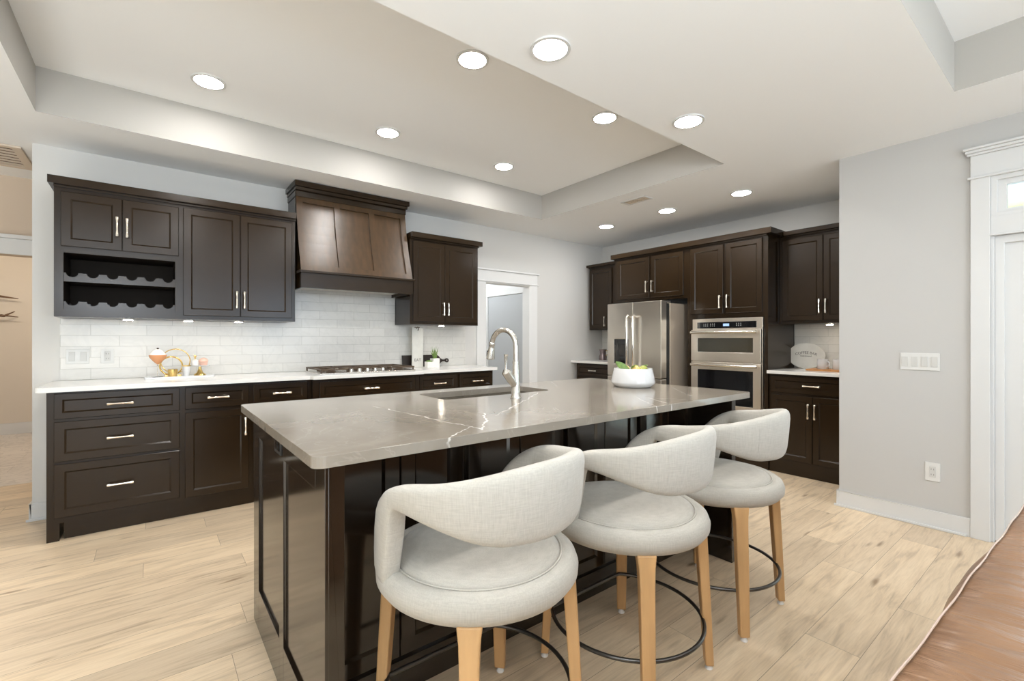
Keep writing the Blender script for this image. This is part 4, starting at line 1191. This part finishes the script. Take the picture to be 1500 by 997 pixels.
# ------------------------------------------------------------------ wall plates
def plate_on(mp, u0, u1, z0, z1, label, cat, kind, n, name):
    t = thing(name, label, cat, mp((u0 + u1) / 2, 0.0, (z0 + z1) / 2))
    obj('cover_plate', MB().box(u0, u1, 0.0005, 0.006, z0, z1, mp), 'plastic', t, bevel=0.0015)
    for k in range(n):
        cu = u0 + (u1 - u0) * (k + 0.5) / n; cz = (z0 + z1) / 2
        if kind == 'rocker':
            obj('switch', MB().box(cu - 0.0155, cu + 0.0155, 0.006, 0.0105, cz - 0.032, cz + 0.032, mp), 'socket', t, bevel=0.001)
        else:
            o = obj('receptacle', MB().box(cu - 0.0155, cu + 0.0155, 0.006, 0.0095, cz - 0.034, cz + 0.034, mp), 'socket', t, bevel=0.001)
            mm = MB()
            for s_ in (-1, 1):
                for q_ in (-0.006, 0.006): mm.box(cu + q_ - 0.0012, cu + q_ + 0.0012, 0.0095, 0.0099, cz + s_ * 0.017 - 0.005, cz + s_ * 0.017 + 0.005, mp)
            obj('slot', mm, 'ink', o)
    return t
WR = MX(XR)
plate_on(WR, 0.622, 0.816, 0.995, 1.105, 'white four-gang light switch plate on the right wall', 'light switch', 'rocker', 4, 'light_switch')
plate_on(WR, 0.620, 0.692, 0.296, 0.414, 'white wall outlet low on the right wall', 'outlet', 'outlet', 1, 'wall_outlet')
BS = MY(YB - 0.008)
plate_on(BS, -0.452, -0.335, 1.025, 1.125, 'white double switch plate on the tile backsplash at its left end', 'light switch', 'rocker', 2, 'light_switch')
plate_on(BS, -0.275, -0.205, 1.025, 1.125, 'white outlet on the tile backsplash left of the decorated tray', 'outlet', 'outlet', 1, 'wall_outlet')

# ------------------------------------------------------------------ decorated tray on the long counter
t = tag(obj('tray', MB().plate(rounded(-0.035, 0.375, 4.06, 4.24, 0.012, 3), [], CT, CT + 0.014), 'white_cer', bevel=0.003), 'long white marble tray holding gold dessert decor', 'tray')
zt = CT + 0.014
x, y = 0.040, 4.105
t = thing('dessert_glass', 'stemmed glass of peach dessert topped with cream on the tray', 'dessert', (x, y, zt))
obj('stem', MB().lathe([(0.030, 0.0), (0.030, 0.002), (0.004, 0.005), (0.003, 0.07), (0.006, 0.08), (0.003, 0.085)], (x, y, zt), 24), 'glass', t, smooth=True)
obj('filling', MB().lathe([(0.004, 0.088), (0.022, 0.105), (0.046, 0.135), (0.052, 0.152), (0.048, 0.155), (0.0, 0.156)], (x, y, zt), 28), 'peach', t, smooth=True)
obj('cream_top', MB().lathe([(0.046, 0.153), (0.040, 0.168), (0.026, 0.185), (0.012, 0.194), (0.0, 0.196)], (x, y, zt), 28), 'cream', t, smooth=True, angle=70)
mm = MB(); mm.ball((x, y, zt + 0.199), 0.007, 0.007, 0.007, 10, 6); obj('berry', mm, 'choc', t, smooth=True)
# gold ring ornament
t = thing('ring_ornament', 'gold ornament of two upright rings on small feet beside the stemmed glass', 'ornament', (0.13, 4.17, zt))
def ring(cx, cy, cz, r, tr): return MB().tube([(cx + r * math.cos(2 * PI * k / 40), cy, cz + r * math.sin(2 * PI * k / 40)) for k in range(40)], tr, 8, closed=True)
obj('large_ring', ring(0.145, 4.215, zt + 0.105, 0.088, 0.0035), 'gold', t, smooth=True)
obj('small_ring', ring(0.118, 4.182, zt + 0.072, 0.066, 0.0055), 'gold', t, smooth=True)
m = MB(); m.box(0.08, 0.18, 4.170, 4.225, zt, zt + 0.007)
obj('foot', m, 'gold', t, bevel=0.002)
mm = MB(); mm.lathe([(0.0, 0.0), (0.026, 0.0), (0.030, 0.02), (0.030, 0.05), (0.027, 0.052), (0.0, 0.05)], (0.125, 4.105, zt), 24)
tag(obj('votive', mm, 'gold', smooth=True), 'small gold votive cup in front of the rings', 'votive cup')
x, y = 0.205, 4.12
t = thing('mug', 'small white and gold cup between the rings and cake stand', 'cup', (x, y, zt))
obj('cup', MB().lathe([(0.018, 0.0), (0.024, 0.03), (0.027, 0.075), (0.024, 0.075), (0.020, 0.03), (0.0, 0.01)], (x, y, zt), 24), 'white_cer', t, smooth=True)
obj('rim', MB().lathe([(0.0275, 0.068), (0.0285, 0.076), (0.0235, 0.077)], (x, y, zt), 24), 'gold', t, smooth=True)
# cake stand
x, y = 0.290, 4.15
t = thing('cake_stand', 'miniature gold cake stand on the tray', 'cake stand', (x, y, zt))
obj('pedestal', MB().lathe([(0.040, 0.0), (0.038, 0.004), (0.020, 0.018), (0.010, 0.045), (0.009, 0.062)], (x, y, zt), 28), 'gold', t, smooth=True)
obj('plate', MB().lathe([(0.009, 0.060), (0.062, 0.066), (0.064, 0.071), (0.0, 0.070)], (x, y, zt), 32), 'white_cer', t, smooth=True)
mm = MB().lathe([(0.024, 0.072), (0.028, 0.100), (0.030, 0.102), (0.026, 0.116), (0.012, 0.126), (0.0, 0.128)], (x + 0.022, y, zt), 24)
tag(obj('cupcake', mm, 'pink', smooth=True), 'pink iced cupcake on the right of the miniature cake stand', 'cupcake')
mm = MB().lathe([(0.020, 0.072), (0.024, 0.092), (0.022, 0.106), (0.008, 0.116), (0.0, 0.118)], (x - 0.030, y, zt), 24)
tag(obj('cupcake', mm, 'cream', smooth=True), 'white iced cupcake on the left of the miniature cake stand', 'cupcake')
mm = MB(); mm.lathe([(0.005, 0.0), (0.004, 0.012), (0.010, 0.020), (0.006, 0.030), (0.0, 0.031)], (x - 0.030, y, zt + 0.117), 12)
tag(obj('topper', mm, 'gold', smooth=True), 'tiny gold topper on the white cupcake', 'topper')

# ------------------------------------------------------------------ items right of the cooktop
# walnut paddle board leaning on the tile
t = thing('cutting_board', 'dark wooden paddle cutting board leaning on the tile behind the plants', 'cutting board', (2.1, 4.30, CT))
def lean(p, q, w): return (p, 4.325 - 0.030 + 0.018 * (q - CT) / 0.15 - w, q)
hz = CT + 0.056
poly = [(1.975, CT + 0.001), (2.36, CT + 0.001), (2.385, CT + 0.012), (2.405, hz - 0.022), (2.425, hz - 0.010), (2.455, hz - 0.008)]
for k in range(9):
    a = R(-120 + 240 * k / 8); poly.append((2.482 + 0.022 * math.cos(a), hz + 0.022 * math.sin(a)))
poly += [(2.455, hz + 0.010), (2.425, hz + 0.012), (2.405, hz + 0.024), (2.385, CT + 0.105), (2.36, CT + 0.118), (1.975, CT + 0.118)]
hole = [(2.484 + 0.009 * math.cos(-2 * PI * k / 14), hz + 0.009 * math.sin(-2 * PI * k / 14)) for k in range(14)]
obj('board', MB().plate(poly, [hole], 0.0, 0.014, lambda p, q, w: lean(p, q, w)), 'wood_dark', t, bevel=0.002)
# tall white sign
t = thing('sign', 'tall white narrow board with grey lettering leaning beside the cooktop', 'sign', (2.13, 4.22, CT))
m = MB().box(2.045, 2.165, 4.215, 4.232, CT, 1.312); obj('board', m, 'sign_white', t, bevel=0.003)
obj('hook', MB().tube([(2.085, 4.21, 1.30), (2.098, 4.20, 1.318), (2.112, 4.21, 1.30), (2.102, 4.208, 1.28)], 0.004, 6).tube([(2.07, 4.214, 1.312), (2.125, 4.214, 1.312)], 0.003, 6), 'iron', t, smooth=True)
def text(body, size, loc, rot, mat, parent, name='lettering', align='CENTER', ext=0.0006, arc=None):
    cu = bpy.data.curves.new(name, 'FONT'); cu.body = body; cu.size = size; cu.align_x = align; cu.align_y = 'CENTER'; cu.extrude = ext
    o = bpy.data.objects.new('tmp_text', cu); COL.objects.link(o)
    dg = bpy.context.evaluated_depsgraph_get(); dg.update()
    me = bpy.data.meshes.new_from_object(o.evaluated_get(dg))
    bpy.data.objects.remove(o)
    if arc:
        for v in me.vertices:
            a = v.co.x / arc; r_ = arc + v.co.y
            v.co.x = r_ * math.sin(a); v.co.y = r_ * math.cos(a) - arc
    mt = Matrix.Translation(Vector(loc)) @ rot.to_4x4()
    me.transform(Matrix.Translation(-world_loc(parent)) @ mt)
    me.materials.clear(); me.materials.append(M[mat])
    q = bpy.data.objects.new(name, me); COL.objects.link(q); q.parent = parent
    return q
faceY = Matrix(((1, 0, 0), (0, 0, -1), (0, 1, 0)))            # text plane looking to -Y
faceX = Matrix(((0, 0, -1), (-1, 0, 0), (0, 1, 0)))           # text plane looking to -X
text('EAT', 0.042, (2.103, 4.2142, 0.985), faceY, 'ink', t)
# two small plants
def pot(x, y, s, h, label):
    t = thing('potted_plant', label, 'plant', (x, y, CT))
    m = MB(); q = rounded(x - s, x + s, y - s, y + s, 0.004, 2); m.plate(q, [], CT, CT + h)
    obj('pot', m, 'white_matte', t, bevel=0.002)
    return t
t = pot(2.245, 4.12, 0.036, 0.088, 'potted grass in a square white pot right of the tall sign')
random.seed(7)
m = MB()
for k in range(26):
    a = random.uniform(0, 2 * PI); r0 = random.uniform(0, 0.02); ln = random.uniform(0.07, 0.125); sp = random.uniform(0.006, 0.05)
    b_ = Vector((2.245 + r0 * math.cos(a), 4.12 + r0 * math.sin(a), CT + 0.086))
    m.tube([b_, b_ + Vector((sp * 0.35 * math.cos(a), sp * 0.35 * math.sin(a), ln * 0.5)), b_ + Vector((sp * math.cos(a), sp * math.sin(a), ln))], [0.0028, 0.0024, 0.0004], 5)
obj('grass_blades', m, 'leaf', t, smooth=True)
t = pot(2.170, 4.10, 0.034, 0.058, 'low mossy plant in a small white pot in front of the tall sign')
mm = MB(); mm.ball((2.170, 4.10, CT + 0.058), 0.034, 0.034, 0.014, 18, 8); obj('moss', mm, 'moss', t, smooth=True)

# jug in the corner by the refrigerator
x, y = 4.80, 4.14
t = thing('carafe', 'smoky glass carafe in the corner left of the refrigerator', 'carafe', (x, y, CT))
obj('vessel', MB().lathe([(0.0, 0.0), (0.050, 0.0), (0.052, 0.05), (0.040, 0.075), (0.042, 0.12), (0.055, 0.145), (0.050, 0.145), (0.0, 0.12)], (x, y, CT), 28), 'jug', t, smooth=True)
obj('handle', MB().tube([(x, y - 0.045, CT + 0.13), (x, y - 0.085, CT + 0.125), (x, y - 0.09, CT + 0.08), (x, y - 0.048, CT + 0.06)], 0.006, 8), 'gold', t, smooth=True)

# oval sign, tray and mugs right of the ovens
t = thing('sign', 'large oval white sign with arched lettering leaning beside the oven tower', 'sign', (4.93, 1.735, CT))
cy_, cz_, ry_, rz_ = 1.735, 1.036, 0.160, 0.122
m = MB().plate([(cy_ + ry_ * math.cos(2 * PI * k / 56), cz_ + rz_ * math.sin(2 * PI * k / 56)) for k in range(56)], [], 0.0, 0.012, yz(4.925))
obj('board', m, 'sign_white', t, bevel=0.003)
text('COFFEE BAR', 0.034, (4.9243, cy_ - 0.0, cz_ + 0.030), faceX, 'ink', t, arc=0.22)
text('fresh brewed', 0.018, (4.9243, cy_, cz_ - 0.002), faceX, 'ink', t)
t = tag(obj('serving_tray', MB().plate(rounded(4.62, 4.86, 1.22, 1.64, 0.03, 4), [], CT, CT + 0.014), 'wood_tray', bevel=0.004), 'honey brown wooden serving tray under the white mugs', 'tray')
for yy, lb in ((1.535, 'white mug on the wooden tray nearest the oval sign'), (1.415, 'white mug on the wooden tray nearest the wall end')):
    t = thing('mug', lb, 'mug', (4.74, yy, CT + 0.014))
    obj('cup', MB().lathe([(0.0, 0.0), (0.040, 0.0), (0.044, 0.006), (0.044, 0.088), (0.040, 0.088), (0.038, 0.01), (0.0, 0.008)], (4.74, yy, CT + 0.014), 30), 'white_cer', t, smooth=True)
    obj('handle', MB().tube([(4.72, yy - 0.042, CT + 0.085), (4.70, yy - 0.062, CT + 0.075), (4.70, yy - 0.062, CT + 0.045), (4.72, yy - 0.042, CT + 0.034)], 0.005, 8), 'white_cer', t, smooth=True)

# antlers on the far wall
t = thing('antler_decor', 'brown antler wall decor in the far room at the left edge', 'wall decor', (-1.55, 8.44, 1.66))
m = MB()
m.tube([(-1.75, 8.40, 1.62), (-1.60, 8.34, 1.70), (-1.45, 8.32, 1.72), (-1.30, 8.34, 1.70)], [0.025, 0.02, 0.014, 0.005], 8)
m.tube([(-1.75, 8.40, 1.58), (-1.58, 8.34, 1.50), (-1.42, 8.32, 1.48), (-1.33, 8.33, 1.54)], [0.025, 0.02, 0.014, 0.005], 8)
m.tube([(-1.75, 8.40, 1.60), (-1.85, 8.44, 1.60)], [0.045, 0.06], 10)
m.tube([(-1.45, 8.32, 1.49), (-1.30, 8.33, 1.47)], [0.012, 0.004], 8)
obj('antler', m, 'antler', t, smooth=True)

# ------------------------------------------------------------------ leather sofa, bottom right
t = thing('sofa', 'brown leather sofa back with a piped edge in the lower right corner', 'sofa', (1.5, -0.3, 0))
def sofa_back():
    m = MB(); N = 90; x0, x1 = 0.36, 2.75
    prof = [(0.160, 0.06), (0.172, 0.40), (0.168, 0.66), (0.160, 0.755), (0.142, 0.796), (0.10, 0.802), (0.03, 0.803), (-0.04, 0.795), (-0.085, 0.765), (-0.10, 0.70), (-0.10, 0.40), (-0.10, 0.06)]
    K = len(prof); vs = []; fs = []
    for i in range(N + 1):
        x = x0 + (x1 - x0) * i / N
        wob = 0.0012 * math.sin(x * 13) + 0.0008 * math.sin(x * 31 + 1)
        for j, (y, z) in enumerate(prof):
            k_ = 1.0 if j in (1, 2, 3) else (0.5 if j == 4 else 0.0)
            dz = 0.0015 * math.sin(x * 33 + j) if 4 <= j <= 7 else 0
            vs.append((x, y + wob * k_ + (0.010 * max(0, math.sin(x * 6.1 + 0.6)) if j in (2, 3) else 0), z + dz))
    for i in range(N):
        for k in range(K):
            fs.append((i * K + k, i * K + (k + 1) % K, (i + 1) * K + (k + 1) % K, (i + 1) * K + k))
    fs.append(tuple(range(K))); fs.append(tuple(N * K + k for k in reversed(range(K))))
    return m.add(vs, fs)
b = obj('backrest', sofa_back(), 'leather', t, smooth=True, angle=60)
pts = []
for i in range(91):
    x = 0.36 + 2.39 * i / 90
    pts.append((x, 0.143 + 0.5 * (0.0012 * math.sin(x * 13) + 0.0008 * math.sin(x * 31 + 1)), 0.798 + 0.0015 * math.sin(x * 33 + 4)))
obj('piping', MB().tube(pts, 0.0013, 8), 'piping', b, smooth=True)
m = MB().plate(rounded(0.60, 2.72, -0.80, -0.104, 0.05), [], 0.24, 0.44); obj('seat', m, 'leather', t, bevel=0.03, bseg=4)
obj('base', MB().box(0.40, 2.72, -0.78, -0.10, 0.06, 0.235), 'leather', t, bevel=0.01)
for xx in (0.37, 2.60): obj('arm', MB().box(xx, xx + 0.16, -0.82, -0.104, 0.06, 0.60), 'leather', t, bevel=0.04, bseg=4)
for xx in (0.45, 2.6):
    for yy in (-0.7, 0.08): obj('leg', MB().box(xx - 0.025, xx + 0.025, yy - 0.025, yy + 0.025, 0, 0.062), 'wood_dark', t)

t.rotation_euler = (0, 0, R(-2.2)); t.location.y -= 0.026
